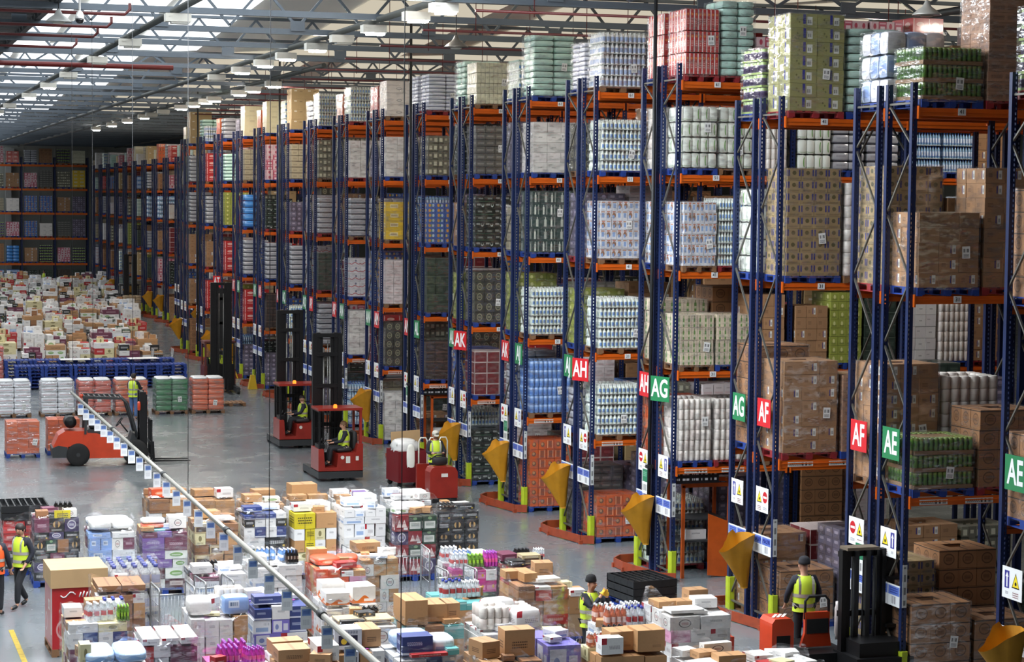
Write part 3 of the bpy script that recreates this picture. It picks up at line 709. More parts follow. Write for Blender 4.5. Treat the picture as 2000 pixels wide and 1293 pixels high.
kind('silver', 'silvery film wrapped trays', .2, packs(2, 2, 8.), [Pm('silver_tray', (176, 178, 184), (('rect', .5, .1, 1, .2, (96, 98, 108)), ('text', .5, .6, .6, .2, (130, 130, 140))), .25, coat=.7)])
kind('water', 'clear blue bottles of water', .3, bottles(11, 9, .05), [Pm('blue_clear_bottle', (150, 184, 212), (), .15, coat=.6), Pm('blue_label', (90, 130, 190), (('rect', .5, .5, .6, .6, (214, 224, 236)),), .3), simple('blue_cap', (60, 96, 170), .35), MATS['clear_tray']])
kind('purple', 'dark purple mixed trays', .2, cartons(5, 3), [Pm('purple_tray', (92, 84, 100), (('ell', .5, .5, .5, .6, (150, 140, 160)), ('text', .5, .3, .7, .3, (60, 56, 66))), .4, coat=.4), Pm('purple_tray2', (110, 104, 124), (('rect', .5, .6, .5, .3, (170, 160, 176)),), .4, coat=.4)])
kind('beige', 'beige trays in film', .24, cartons(4, 3), [Pm('beige_tray', (176, 166, 140), (('text', .5, .5, .6, .3, (130, 120, 100)), ('rect', .5, .08, 1, .14, (110, 100, 84))), .4, coat=.5)])
kind('tan', 'tall tan cartons', .42, cartons(2, 2), [Pm('tan_carton', (186, 160, 116), (('text', .7, .75, .2, .1, (90, 74, 56)), ('rect', .3, .8, .2, .12, (226, 220, 206))), .55, tape=(160, 130, 90))])
kind('cream_tall', 'tall cream wrapped cartons', .46, cartons(2, 2), [Pm('cream_carton', (226, 216, 178), (('text', .6, .5, .4, .2, (190, 176, 140)),), .4, coat=.5)])
kind('pink', 'pink and white packs', .22, cartons(4, 3), [Pm('pink_pack', (186, 84, 104), (('rect', .5, .3, .6, .4, (226, 206, 210)), ('rect', .5, .8, .8, .16, (220, 170, 180))), .4, coat=.4), Pm('pink_pack2', (214, 184, 188), (('ell', .5, .5, .4, .6, (180, 70, 90)),), .4, coat=.4)])
kind('lime', 'lime green packs', .2, cartons(4, 3), [Pm('lime_pack', (150, 158, 72), (('ell', .5, .5, .3, .5, (206, 206, 140)), ('text', .5, .2, .6, .2, (90, 98, 50))), .4, coat=.4)])
kind('blue_film', 'bright blue film wrapped stack', .3, packs(2, 2), [Pm('bright_blue_film', (70, 140, 214), (('rect', .5, .5, 1, .1, (120, 180, 236)),), .25, coat=.8)])
kind('red_packs', 'bright red packs', .36, cartons(2, 2), [Pm('bright_red_pack', (186, 44, 44), (('ell', .5, .6, .5, .3, (226, 180, 170)), ('rect', .08, .5, .05, .9, (226, 200, 196)), ('text', .5, .25, .5, .12, (230, 200, 190))), .35, coat=.5)])
kind('orange_cases', 'small orange cases in clear film', .26, cartons(5, 4, .012), [Pm('orange_case', (206, 96, 50), (('ell', .5, .5, .5, .5, (120, 80, 60)), ('ell', .45, .55, .3, .3, (190, 140, 100))), .35, coat=.6), Pm('orange_case_barred', (200, 90, 46), (('rect', .2, .5, .08, .8, (230, 170, 130)), ('rect', .8, .5, .08, .8, (230, 170, 130)), ('rect', .5, .5, .44, .7, (150, 84, 60))), .35, coat=.6)])
POOL = ['silver', 'white_cartons', 'grey_dash', 'grey_circles', 'brown_label', 'beige', 'purple', 'red_packs', 'pink', 'white_red', 'green_bottles', 'dark_green', 'olive_grey', 'silver', 'white_pink', 'brown_oval', 'lime', 'water', 'black_beer', 'darkred', 'white_rolls', 'tan', 'brown_label', 'blue_multi']
TIERS = {}; MERGED = {}; CUBES = {}
def cube_me(mat, name='carton'):
    k = (mat.name, name)
    if k not in CUBES:
        b = .035; m = MB()
        m.prism([(-.5, -.5+b*.0), (.5, -.5), (.5, .5), (-.5, .5)], 0, 1, 'z') if False else m.box(0, 0, 0, 1, 1, 1)
        CUBES[k] = m.mesh(name, mat)
    return CUBES[k]
def tier_me(kn, v):
    if (kn, v) not in TIERS:
        k = K[kn]; m = MB(); k['fn'](m, 0, k['h'], len(k['mats'])); TIERS[kn, v] = m.mesh('goods_tier', k['mats'])
    return TIERS[kn, v]
def merged_me(kn, n, pc):
    if (kn, n, pc) not in MERGED:
        k = K[kn]; m = MB(); add_pallet(m, mi=len(k['mats']))
        for q in range(n): k['fn'](m, .145+q*k['h'], k['h'], len(k['mats']))
        MERGED[kn, n, pc] = m.mesh('pallet_load', k['mats']+[palm[pc]])
    return MERGED[kn, n, pc]
def film_me():
    m = MB(); k = 6
    for ax, sg in ((1, -1), (0, 1), (1, 1), (0, -1), (2, 1)):
        b = len(m.v)
        for i in range(k+1):
            for j in range(k+1):
                a, c = j/k-.5, i/k
                w = random.uniform(-.004, .004)
                if ax == 1: m.v.append((a*-sg, sg*(.5+w), c))
                elif ax == 0: m.v.append((sg*(.5+w), a*sg, c))
                else: m.v.append((a, c-.5, 1+w))
        for i in range(k):
            for j in range(k):
                o = b+i*(k+1)+j; m.face((o, o+1, o+k+2, o+k+1), None, 0, True)
    return m.mesh('stretch_film', FILM)
FILMS = [film_me() for _ in range(4)]
lab_me = MB().box(0, 0, 0, .15, .004, .21).mesh('delivery_label', printed('delivery_label_print', (230, 230, 228), (('bars', .5, .66, .7, .3, (50, 50, 52)), ('text', .5, .25, .7, .3, (80, 80, 84))), .4, 0, dirt=0))
import zlib
KEEP = set([1564,2484,4605,9450,11279,17587,19727,25599,27423,28199,32873,35275,38682,40903,41035,44648,46969,47375,49220,53348,56947,57691,57697,63312,67142,68198,70331,80381,80638,87465,102245,103418,104860,111119,112506,124104,124709,125666,131088,140774,143108,148400,153050,153674,154280,164099,164938,167451,169059,171177,177077,179136,186720,187572,187713,188485,192810,194330,198579,211913,215294,220108,223564,227959,229647,233164,234804,237519,240297,248728,251347,251424,255935,267161,269777,278230,281387,281676,292922,304615,304787,306196,306431,314823,315639,337105,340383,342236,346978,349042,349686,355904,361794,363735,364388,365651,375815,382622,384465,386194,386988,393235,395000,396043,400807,404849,410410,414257,416644,434339,440948,441149,441710,445326,446097,446354,449677,453106,454214,457916,458410,462713,465043,468856,475557,475756,476117,476927,476977,485517,487584,490500,491047,491728,493854,496916,498619,500271,514751,516820,523824,524140,526966,530076,533247,534895,538069,539586,543035,544846,552465,552584,553869,554490,561433,563404,567879,569058,572357,576382,580654,587298,592633,595851,601114,603106,604722,606568,613166,615505,619267,620004,620030,638341,639055,639438,639998,644409,648712,655391,655500,655623,657717,660784,663721,666549,666560,670074,670221,677183,688571,688956,693989,695429,695951,696571,696837,703251,714071,721702,722783,723806,724162,725093,727132,727761,728798,730052,734203,735260,742045,744552,744709,748564,749168,750916,758118,766393,774545,779449,781532,783551,783915,784139,794552,798282,802583,806645,809725,811797,812714,813547,821584,823823,832778,837225,853665,853855,859562,860736,861377,865021,866314,870139,870296,874088,878020,885302,887927,889427,891615,895420,896604,899149,908319,910565,917698,921225,924176,926241,929152,933952,934198,937423,941259,943900,946334,949879,951146,952115,952995,954464,954486,957931,964246,969233,971200,975580,976159,978633,980956,982842,987342,988734,993193,993274])
BULK = MB(); BMATS = []
def bmi(mat):
    if mat not in BMATS: BMATS.append(mat)
    return BMATS.index(mat)
def bulk(kn, x, y, z, H, pc, w, rz):
    """a load deep in the racks or far away, added to the one mass of hidden stock"""
    k = K[kn]; n = max(1, round(H/k['h'])); nx, ny, rows, mi = k['fn'].simple; b = len(BULK.v)
    add_pallet(BULK, w=1.2*w, mi=bmi(palm[pc]))
    mats = [bmi(m) for m in (k['mats'] if mi is None else [k['mats'][mi]])]
    sx, sy, hh = FX*w/nx, FY/ny, k['h']/rows
    for q in range(n*rows):
        for i in range(nx):
            for j in range(ny):
                if 0 < i < nx-1 and 0 < j < ny-1: continue
                BULK.box(-FX*w/2+sx*(i+.5), -FY/2+sy*(j+.5), .146+q*hh, sx-.008, sy-.008, hh-.006, random.choice(mats))
    for i in range(b, len(BULK.v)):
        v = BULK.v[i]; BULK.v[i] = (v[0]+x, v[1]+y, v[2]+z)
def load(kn, x, y, z, H, label, detail=2, pc=None, w=1., rz=0., group=None, cat='pallet load', film=True):
    """a wrapped pallet load with its pallet's underside centre at x, y, z"""
    NLOAD = zlib.crc32(label.encode()) % 1000000
    if group and KEEP and NLOAD not in KEEP:
        bulk(kn, x, y, z, H, pc or random.choice(['blue', 'brown']), w, rz); return None
    k = K[kn]; pc = pc or random.choice(['blue', 'blue', 'blue', 'red', 'brown'])
    rz += random.uniform(-.012, .012)
    n = max(1, round(H/k['h']))
    if detail == 0:
        o = inst(merged_me(kn, n, pc), 'pallet_load', None, (x, y, z), rz, (w, 1, 1)); o['load_id'] = NLOAD; return tag(o, label, cat, group)
    t = thing('pallet_load', label, cat, (x, y, z), rz, group)
    t['load_id'] = NLOAD
    inst(pal_me[pc], 'pallet', t, scale=(w, 1, 1))
    for q in range(n):
        zz = .145+q*k['h']
        if detail == 2 and k['split']:
            nx, ny = k['fn'].grid; sx, sy = FX*w/nx, FY/ny
            for i in range(nx):
                for j in range(ny):
                    if (0 < i < nx-1 and 0 < j < ny-1) or (q < n-1 and j == ny-1 and i > 0): continue
                    inst(cube_me(random.choice(k['mats'])), 'carton', t, (-FX*w/2+sx*(i+.5)+random.uniform(-.006, .006), -FY/2+sy*(j+.5)+random.uniform(-.006, .006), zz), 0, (sx-.006, sy-.006, k['h']-.004))
        else: inst(tier_me(kn, q % 3), 'goods_tier', t, (random.uniform(-.008, .008), random.uniform(-.008, .008), zz), 0, (w, 1, 1))
    h = n*k['h']
    if k['film'] and film: inst(random.choice(FILMS), 'stretch_film', t, (0, 0, .1), 0, (FX*w+.035, FY+.035, h+.06))
    inst(lab_me, 'delivery_label', t, (random.uniform(.1, .42)*w, -FY/2-.024, .3+random.random()*max(.1, h-.6)), 0, rot=(0, random.uniform(-.15, .15), 0))
    return t
# ---- contents of the rack faces: per row, bottom level first, (kind, height[, pallet])
ROWS = {
 -2: [('brown_oval', 1.3), ('green_tins', .95, 'blue'), ('brown_label', 1.4, 'blue'), ('green_tins', .9, 'blue')],
 -1: [('brown_oval', 1.0), ('brown_label', 1.9, 'red'), ('brown_print', 2.15, 'blue'), ('olive_tower', 1.9, 'red')],
 0: [None, ('white_rolls', 1.3, 'blue'), ('cream_green', 1.25, 'brown'), ('brownblue', 1.35, 'brown'), ('white_green', 1.33, 'blue'), ('red_cartons', 1.45, 'red')],
 1: [('orange_cases', 1.1, 'blue'), ('green_bottles', 1.25, 'brown'), ('green_bottles', 1.25, 'brown'), ('brownblue', 1.4, 'brown'), ('green_bottles', 1.25, 'blue'), ('blue_bottles', 1.36, 'brown')],
 2: [('orange_cases', 1.75, 'blue'), ('blue_rolls', 1.42, 'brown'), ('green_bottles', 1.25, 'brown'), ('darkgreen', 1.62, 'blue'), ('white_cartons', 1.38, 'blue'), ('aqua', 1.68, 'blue')],
 3: [('black_beer', 1.6, 'blue'), ('darkred', 1.28, 'blue'), ('grey_circles', 1.6, 'blue'), ('black_beer', 1.55, 'blue'), ('grey_dash', 1.4, 'blue'), ('cream_packs', 1.22, 'brown')],
 4: [None, ('dark_brown', 1.3, 'blue'), ('dark_green', 1.72, 'blue'), ('blue_multi', 1.3, 'blue'), ('olive_grey', 1.25, 'blue'), ('lavender', 1.15, 'red')],
 5: [('white_cartons', 1.6, 'blue'), ('grey_circles', 1.6, 'blue'), ('white_pink', 1.5, 'brown'), ('yellow', 1.3, 'brown'), ('white_cartons', 1.3, 'blue'), ('white_oval', 1.2, 'brown')],
 6: [('water', 1.4), ('white_cartons', 1.5), ('white_red', 1.4), ('silver', 1.4), ('white_cartons', 1.3), ('green_bottles', 1.3)],
 7: [('purple', 1.2), ('silver', 1.5), ('dark_green', 1.4), ('silver', 1.4), ('olive_grey', 1.4), ('green_bottles', 1.3)],
 8: [('purple', 1.4), ('green_bottles', 1.3), ('silver', 1.5), ('purple', 1.2), ('beige', 1.4), ('tan', 1.68)],
 9: [('purple', 1.4), ('dark_brown', 1.4), ('silver', 1.6), ('black_beer', 1.4), ('pink', 1.5), ('cream_tall', 1.4)],
 10: [('purple', 1.4), ('red_packs', 1.4), ('silver', 1.6), ('blue_film', 1.5), ('beige', 1.4), ('cream_tall', 1.4)],
 11: [('brown_label', 1.2), ('red_packs', 1.4), ('red_packs', 1.4), ('lime', 1.5), ('aqua', 1.3), ('silver', 1.0)],
 12: [('brown_oval', 1.4), ('red_packs', 1.4), ('brown_label', 1.4), ('silver', 1.4), ('red_packs', 1.4), ('blue_bottles', .8)],
 13: [('brown_oval', 1.6), ('brown_label', 1.4), ('brown_label', 1.6), ('silver', 1.5), ('silver', 1.4), ('tan', 1.68)]}
SECOND = {(-2, 0): ('brown_oval', 1.0), (-2, 1): ('brown_oval', 1.36), (-2, 2): ('brown_label', 2.0), (-2, 3): ('brown_dash', 1.9), (-1, 1): ('brown_dash', 1.5), (-1, 2): ('white_rolls', 1.9), (-1, 3): ('aqua', 1.6),
 (0, 1): ('white_rolls', 1.3), (0, 2): ('cream_green', 1.25), (0, 3): ('green_bottles', 1.4), (0, 4): ('white_green', 1.33), (0, 5): ('aqua', 1.65), (3, 5): ('aqua', 1.4), (1, 5): ('lavender', 1.2), (2, 5): ('green_bottles', 1.2)}
BACK = {(-2, 0): ('brown_print', 1.9), (-2, 1): ('brown_label', 2.0), (-2, 2): ('brown_print', 2.1), (-2, 3): ('tissue_blue', 1.35), (-1, 0): ('brown_label', 1.5), (-1, 1): ('brown_oval', 2.0), (-1, 2): ('white_green', 1.6), (-1, 3): ('purple_tins', 1.25),
 (0, 1): ('orange_cases', 1.2), (0, 2): ('cream_green', 1.3), (0, 3): ('brownblue', 1.3), (0, 4): ('white_rolls', 1.3), (0, 5): ('red_cartons', 1.4), (1, 5): ('lavender', 1.1), (2, 5): ('green_bottles', 1.1), (3, 5): ('aqua', 1.3), (4, 5): ('lavender', 1.1), (5, 5): ('red_packs', 1.1), (-3, 2): ('brown_oval', 1.6), (-3, 1): ('brown_oval', 1.5), (-3, 3): ('purple_tins', 1.3), (-3, 0): ('brown_oval', 1.2)}
LEVEL = {0: 'floor', 1: 'first beam', 2: 'second beam', 3: 'third beam', 4: 'fourth beam', 5: 'top beam'}
TOPK = ['tan', 'cream_tall', 'white_cartons', 'red_packs', 'green_bottles', 'purple', 'silver', 'orange_cases', 'beige', 'aqua', 'pink']
for i in range(-3, 27):
    X, H, LV = spec(i); yd = Y0+P_*i; nl = len(LV)
    zs = [0.]+[z+.072 for z in LV]
    rnd = random.Random(100+i)
    for li, z in enumerate(zs):
        top = li == nl; lw = LEVEL[5] if top else LEVEL[li]
        clear = (1.5 if top else (zs[li+1] if li < nl else 0)-z-.14-.145-.1)
        hh = lambda: (rnd.uniform(.75, 1.3) if top else rnd.uniform(.62, .95)*min(clear, 2.1))
        pool = TOPK if (top and i > 5) else POOL
        w = .68 if i == 0 else 1.
        dd = 2 if i <= 0 else (1 if i <= 7 else 0)
        # near side, pallets in from the end
        xs = [X+.70+1.27*(q//2)*2+q//2*.23+(q % 2)*1.27 for q in range(6)] if i != 0 else [X+.50+.86*q+(q//3)*.2 for q in range(9)]
        nside = 9 if i == 0 else (6 if i in (1, 2) else (4 if i < 9 else 3))
        if i == -3: nside = 1
        for q in range(nside):
            if q == 0 and i in ROWS: e = ROWS[i][li]
            elif q == 1 and (i, li) in SECOND: e = SECOND[i, li]
            else: e = (rnd.choice(pool), hh())
            if i == 0 and li == 4 and q in (2, 3, 4, 5, 6, 7): e = (('white_rolls', 1.6), ('white_green', 1.6), ('silver', 1.6), ('silver', 1.5), ('water', 1.5), ('water', 1.5))[q-2]
            if e is None or (i in (0, 4) and li == 0): continue
            if i == -3 and not top and li != 0 and q == 0: pass
            pos = ('end pallet', 'second pallet', 'third pallet', 'fourth pallet', 'fifth pallet', 'sixth pallet', 'seventh pallet', 'eighth pallet', 'ninth pallet')[q]
            load(e[0], xs[q], yd+.40+rnd.uniform(-.03, .03), z, e[1], '%s, %s, %s, left of %s' % (K[e[0]]['desc'], pos, lw, aisle(i)), dd if q < 2 else 0, e[2] if len(e) > 2 else None, w, group='pallet loads in the racks')
        for q in range(2 if i <= 2 else 1):
            if q == 0 and (i, li) in BACK: e = BACK[i, li]
            else: e = (rnd.choice(pool), hh())
            load(e[0], X+.70+1.27*q, yd+DEP-.40+rnd.uniform(-.03, .03), z, e[1], '%s, %s, %s, right of %s' % (K[e[0]]['desc'], ('end pallet', 'second pallet')[q], lw, aisle(i+1)), (dd if q == 0 else 0), None, 1., group='pallet loads in the racks')
# ---- far cross rack facing the camera
YC = 199.3; CL = (1.85, 4.25, 6.6, 8.85, 11.1)
t = thing('pallet_rack', 'long far pallet rack facing down the hall below the back wall', 'rack', (0, YC, 0), 0)
up_c = upright_mesh(11.9, .02)
xs = [6.62+3.05*k for k in range(6)]
for x in xs:
    for y in (0, 1.0): inst(up_c, 'upright', t, (x, y, 0), 0, (1.6, 1.3, 1))
    inst(brace_mesh(11.9, 1.0, 0), 'frame_bracing', t, (x, 0, 0))
for z in CL:
    for a, b in zip(xs, xs[1:]):
        for y in (-.05, 1.05): MB().box((b-a)/2, 0, -.09, b-a-.1, .06, .19).obj('beam', orange, t, (a, y, z))
rnd = random.Random(5)
CR = {1: ['brown_oval', 'blue_film', 'brown_label', 'purple_tins', 'pink', 'purple_tins'], 2: ['purple_tins', 'pink', 'blue_multi', 'white_oval', 'grey_dash', 'purple'], 3: ['beige', 'white_oval', 'blue_multi', 'blue_multi', 'brown_label', 'purple'], 4: ['olive_grey', 'brown_label', 'pink', 'grey_dash', 'olive_grey', 'yellow'], 5: ['pink', 'red_packs', 'silver', 'brown_oval', 'purple_tins', 'cream_packs']}
k = 0
for bi, (a, b) in enumerate(zip(xs, xs[1:])):
    for li, z in enumerate((0,)+CL):
        for s in (0, 1):
            kn = CR[li][(bi-2)*2+s] if (li in CR and 2 <= bi <= 4) else rnd.choice(['dark_green', 'water', 'black_beer', 'dark_brown'] if li == 0 else POOL)
            load(kn, a+.82+1.4*s, YC+.45, z+(.1 if z else 0), rnd.uniform(1.2, 1.6) if li else 1.2, '%s, %s pallet, bay %s, far cross rack, %s' % (K[kn]['desc'], ('first', 'second')[s], ('one', 'two', 'three', 'four', 'five')[bi], LEVEL[li]), 0, group='pallet loads in the far cross rack')
if BULK.v:
    o = BULK.obj('racked_stock', BMATS); tag(o, 'mass of wrapped pallet stock deep in the racks behind the end pallets', 'stock', kind='stuff')
# ================================================================ GOODS ON THE FLOOR
T_ = (150, 112, 76)
BX = {}
def bx(n, *a, **k): BX[n] = printed('box_'+n, *a, **k)
bx('white', (228, 226, 224), (('text', .5, .6, .4, .16, (110, 110, 116)),), tape=(214, 212, 208))
bx('white_red', (226, 224, 222), (('rect', .12, .8, .24, .4, (170, 40, 52)), ('text', .6, .4, .5, .24, (140, 130, 134))), tape=(214, 212, 208))
bx('white_blue', (226, 228, 232), (('rect', .5, .3, .7, .3, (150, 172, 206)), ('bars', .75, .7, .3, .2, (100, 110, 120))), tape=(214, 214, 212))
bx('white_orange', (232, 228, 222), (('wave', .5, .32, 1, .6, (222, 112, 36)), ('rect', .7, .2, .4, .16, (240, 230, 220))), tape=(226, 222, 214))
bx('white_green', (226, 228, 220), (('ell', .5, .5, .6, .5, (120, 160, 90)), ('text', .5, .5, .4, .16, (230, 234, 220))), tape=(214, 214, 206))
bx('white_logo', (224, 220, 214), (('ell', .5, .5, .42, .6, (92, 84, 84)), ('ell', .5, .5, .34, .5, (222, 218, 212)), ('text', .5, .5, .24, .2, (150, 40, 40))))
bx('brown', (182, 138, 94), (('text', .7, .25, .3, .12, (128, 90, 58)),), tape=T_)
bx('brown_text', (176, 134, 94), (('text', .5, .45, .5, .3, (92, 66, 46)),), tape=T_)
bx('brown_dark', (150, 106, 72), (('rect', .5, .2, 1, .2, (120, 82, 54)),), tape=(120, 86, 58))
bx('brown_lid', (176, 146, 112), (), tape=(160, 130, 98))
bx('black_gold', (30, 30, 32), (('ell', .5, .55, .5, .5, (196, 156, 96)), ('rect', .5, .55, .2, .5, (40, 36, 32)), ('text', .5, .14, .7, .14, (190, 186, 180))), coat=.3)
bx('black_white', (30, 32, 34), (('text', .5, .55, .7, .3, (214, 214, 214)), ('rect', .85, .2, .1, .2, (200, 170, 60))), coat=.3)
bx('green_beer', (44, 66, 52), (('rect', .5, .4, .8, .5, (206, 206, 198)), ('text', .5, .45, .6, .24, (60, 84, 64)), ('ell', .5, .86, .3, .2, (120, 150, 110))), coat=.3)
bx('purple_badge', (58, 48, 84), (('ell', .5, .55, .6, .7, (204, 200, 206)), ('ell', .5, .55, .48, .5, (96, 84, 126)), ('text', .5, .55, .34, .22, (226, 226, 230))), coat=.3)
bx('red_bow', (132, 34, 40), (('tri', .32, .5, .4, .5, (214, 196, 190)), ('tri', .68, .5, .4, .5, (214, 196, 190)), ('text', .5, .5, .5, .1, (140, 34, 40)), ('rect', .78, .16, .3, .14, (220, 216, 214))), coat=.3)
bx('red', (178, 44, 44), (('text', .5, .5, .6, .3, (226, 206, 200)),), coat=.3)
bx('orange_red', (216, 84, 48), (('ell', .5, .5, .6, .4, (232, 150, 110)), ('text', .5, .5, .4, .16, (240, 226, 216))), coat=.4)
bx('purple', (124, 92, 160), (('text', .5, .6, .6, .2, (206, 196, 220)), ('rect', .5, .1, 1, .1, (90, 62, 124))), coat=.2)
bx('lilac_cup', (122, 112, 190), (('rect', .32, .5, .5, .8, (214, 212, 224)), ('ell', .28, .46, .2, .4, (120, 130, 180)), ('rect', .78, .45, .26, .5, (206, 206, 220))), coat=.2)
bx('plum', (110, 54, 76), (('text', .5, .5, .6, .24, (206, 180, 190)),), coat=.2)
bx('yellow_ticket', (208, 188, 40), (('text', .5, .5, .7, .5, (70, 66, 30)), ('rect', .5, .5, .03, 1, (120, 110, 30))))
bx('navy', (46, 62, 120), (('text', .4, .6, .5, .2, (190, 200, 226)), ('rect', .5, .1, 1, .12, (210, 214, 226))), coat=.3)
bx('teal', (96, 168, 166), (('rect', .5, .8, 1, .2, (170, 214, 212)),), coat=.4)
bx('cream_crest', (214, 204, 160), (('ell', .5, .55, .3, .5, (130, 120, 80)), ('text', .5, .16, .6, .12, (110, 100, 70))))
bx('pink', (222, 160, 190), (('text', .5, .5, .6, .2, (170, 70, 120)),), coat=.3)
bx('magenta', (196, 60, 140), (('rect', .5, .4, .9, .4, (226, 150, 190)), ('ell', .7, .5, .2, .3, (220, 180, 60))), coat=.5)
bx('pale_blue', (176, 200, 230), (('wave', .5, .5, 1, .5, (132, 168, 214)), ('text', .5, .75, .5, .16, (236, 240, 246))), coat=.4)
bx('blue_soft', (138, 168, 220), (('rect', .4, .6, .4, .4, (206, 216, 232)), ('bars', .4, .6, .3, .2, (90, 110, 140))), coat=.4)
bx('tin_stack', (190, 170, 130), (('rect', .5, .4, .8, .5, (80, 60, 46)), ('text', .5, .8, .7, .2, (230, 220, 200))), coat=.3)
bx('sheet_white', (236, 234, 230), (), var=.03)
bx('wine_dark', (74, 26, 34), (('rect', .5, .5, .6, .5, (196, 180, 170)), ('text', .5, .5, .4, .2, (110, 40, 46))), coat=.2)
bx('crate_black', (28, 29, 31), (('bars', .5, .5, .9, .5, (52, 54, 56)), ('rect', .5, .92, 1, .1, (60, 62, 64))), .45)
bx('bottles_lemon', (206, 206, 214), (('rect', .5, .45, .7, .5, (40, 36, 60)), ('ell', .35, .4, .22, .3, (226, 190, 60)), ('ell', .65, .4, .24, .34, (226, 190, 60)), ('text', .5, .85, .7, .16, (40, 40, 80))))
pal12 = (lambda m: (add_pallet(m, w=1.0, d=1.2), m)[1])
fp_me = {c: pal12(MB()).mesh('pallet', palm[c]) for c in palm}
# bottle multipacks: caps, labels and body
def bottle_pack(nx, ny, r, h, body, label, cap, film=True):
    m = MB(); prof = [(r*.9, 0), (r, .03*h), (r, .3*h), (r, .55*h), (r*.85, .68*h), (r*.36, .87*h), (r*.4, .88*h), (r*.4, h)]
    for i in range(nx):
        for j in range(ny): m.lathe(prof, (i-(nx-1)/2)*2*r, (j-(ny-1)/2)*2*r, 0, 9, mfun=lambda q: 1 if q == 2 else (2 if q >= 6 else 0))
    return m.mesh('bottle_pack', [body, label, cap])
lb = lambda n, c, d: printed('bottle_label_'+n, c, (('rect', .5, .5, .6, .5, d),), .35)
sc = lambda n, c: simple('cap_'+n, c, .35)
BP_ = {'clear': bottle_pack(4, 3, .045, .3, CLEAR, lb('clear', (214, 216, 220), (180, 90, 90)), sc('white', (228, 228, 228))),
 'blue': bottle_pack(4, 3, .045, .28, clear_mat('blue_bottle_plastic', (120, 160, 214), .8), lb('blue', (150, 184, 226), (230, 234, 240)), sc('white', (228, 228, 228))),
 'green': bottle_pack(4, 3, .042, .26, clear_mat('lime_bottle_plastic', (110, 150, 60), .9), lb('green', (60, 66, 50), (150, 190, 60)), sc('lime', (150, 200, 70))),
 'magenta': bottle_pack(4, 4, .042, .3, clear_mat('magenta_bottle_plastic', (196, 70, 170), .9), lb('magenta', (226, 130, 170), (214, 80, 140)), sc('violet', (170, 90, 190))),
 'dark': bottle_pack(4, 3, .045, .27, clear_mat('dark_bottle_plastic', (36, 34, 32), .95), lb('dark', (214, 206, 190), (60, 40, 30)), sc('dark', (40, 40, 44))),
 'big': bottle_pack(3, 2, .07, .36, CLEAR, lb('big', (200, 206, 214), (160, 60, 60)), sc('blue', (50, 64, 150))),
 'orange': bottle_pack(4, 2, .05, .27, clear_mat('orange_bottle_plastic', (206, 120, 90), .75), lb('orange', (200, 130, 110), (220, 190, 180)), sc('white', (228, 228, 228)))}
BPD = {'clear': 'clear', 'blue': 'blue', 'green': 'lime green', 'magenta': 'magenta', 'dark': 'dark brown', 'big': 'large clear', 'orange': 'orange'}
rollpk = (lambda m: (rolls(4, 3, 2)(m, 0, .5, 2), m.mesh('paper_roll_pack', K['white_rolls']['mats']))[1])(MB())
softpk = {n: MB().soft(0, 0, 0, 1, 1, 1, 0, k=6, p=5).mesh('soft_pack', BX[n]) for n in ('sheet_white', 'pale_blue', 'blue_soft', 'white_red', 'white_orange', 'orange_red', 'white_blue', 'magenta', 'teal')}
NAMES = {'wine_dark': 'dark wine', 'green_beer': 'dark green', 'purple_badge': 'dark purple', 'red_bow': 'dark red', 'white': 'white', 'white_red': 'white and red', 'white_blue': 'white and blue', 'white_orange': 'white and orange', 'white_green': 'white and green', 'white_logo': 'white badge printed', 'brown': 'plain brown', 'brown_text': 'brown printed', 'brown_dark': 'dark brown', 'black_gold': 'black and gold', 'black_white': 'black', 'cream_crest': 'cream crested', 'red': 'red', 'navy': 'navy', 'purple': 'purple', 'lilac_cup': 'lilac', 'yellow_ticket': 'yellow', 'teal': 'teal', 'sheet_white': 'plain white', 'pink': 'pink', 'plum': 'plum', 'magenta': 'magenta', 'pale_blue': 'pale blue', 'blue_soft': 'sky blue', 'orange_red': 'orange red', 'bottles_lemon': 'white with lemon picture', 'tin_stack': 'tan and brown', 'crate_black': 'black', 'brown_lid': 'kraft'}
USED = {}
def uniq(s):
    USED[s] = USED.get(s, 0)+1
    return s
def top_box(kind_, X, Y, Z, sx, sy, sz, rz, where):
    o = inst(cube_me(BX[kind_]), 'carton', None, (X, Y, Z), rz, (sx, sy, sz))
    return tag(o, uniq('%s carton %s' % (NAMES[kind_], where)), 'box', 'loose cartons on the floor pallets')
def wrap_me(seed):
    """film wound round a mixed load, its loose upper edge standing in waves above the goods"""
    rnd = random.Random(seed); m = MB(); n = 44; rows = []
    ph = [rnd.uniform(0, 6.3) for _ in range(4)]
    for zz in (0, .15, .3, .45, .6, .75, .9, 1.0, 1.08):
        b = len(m.v); rows.append(b)
        for k in range(n):
            a = 2*math.pi*k/n; c, s_ = math.cos(a), math.sin(a); q = 1/max(abs(c), abs(s_)); e = 1+rnd.uniform(-.004, .006)
            x, y = .5*c*q*e, .5*s_*q*e
            if zz > 1.01:
                wv = .07*math.sin(3*a+ph[0])+.05*math.sin(7*a+ph[1]); z = zz+wv; x *= .97+.05*math.sin(5*a+ph[2]); y *= .97+.05*math.sin(4*a+ph[3])
            else: z = zz
            m.v.append((x, y, z))
    for A, B in zip(rows, rows[1:]):
        for k in range(n): m.face((A+k, A+(k+1) % n, B+(k+1) % n, B+k), None, 0, True)
    return m.mesh('stretch_film', FILM2)
WRAPS = [wrap_me(k) for k in range(6)]
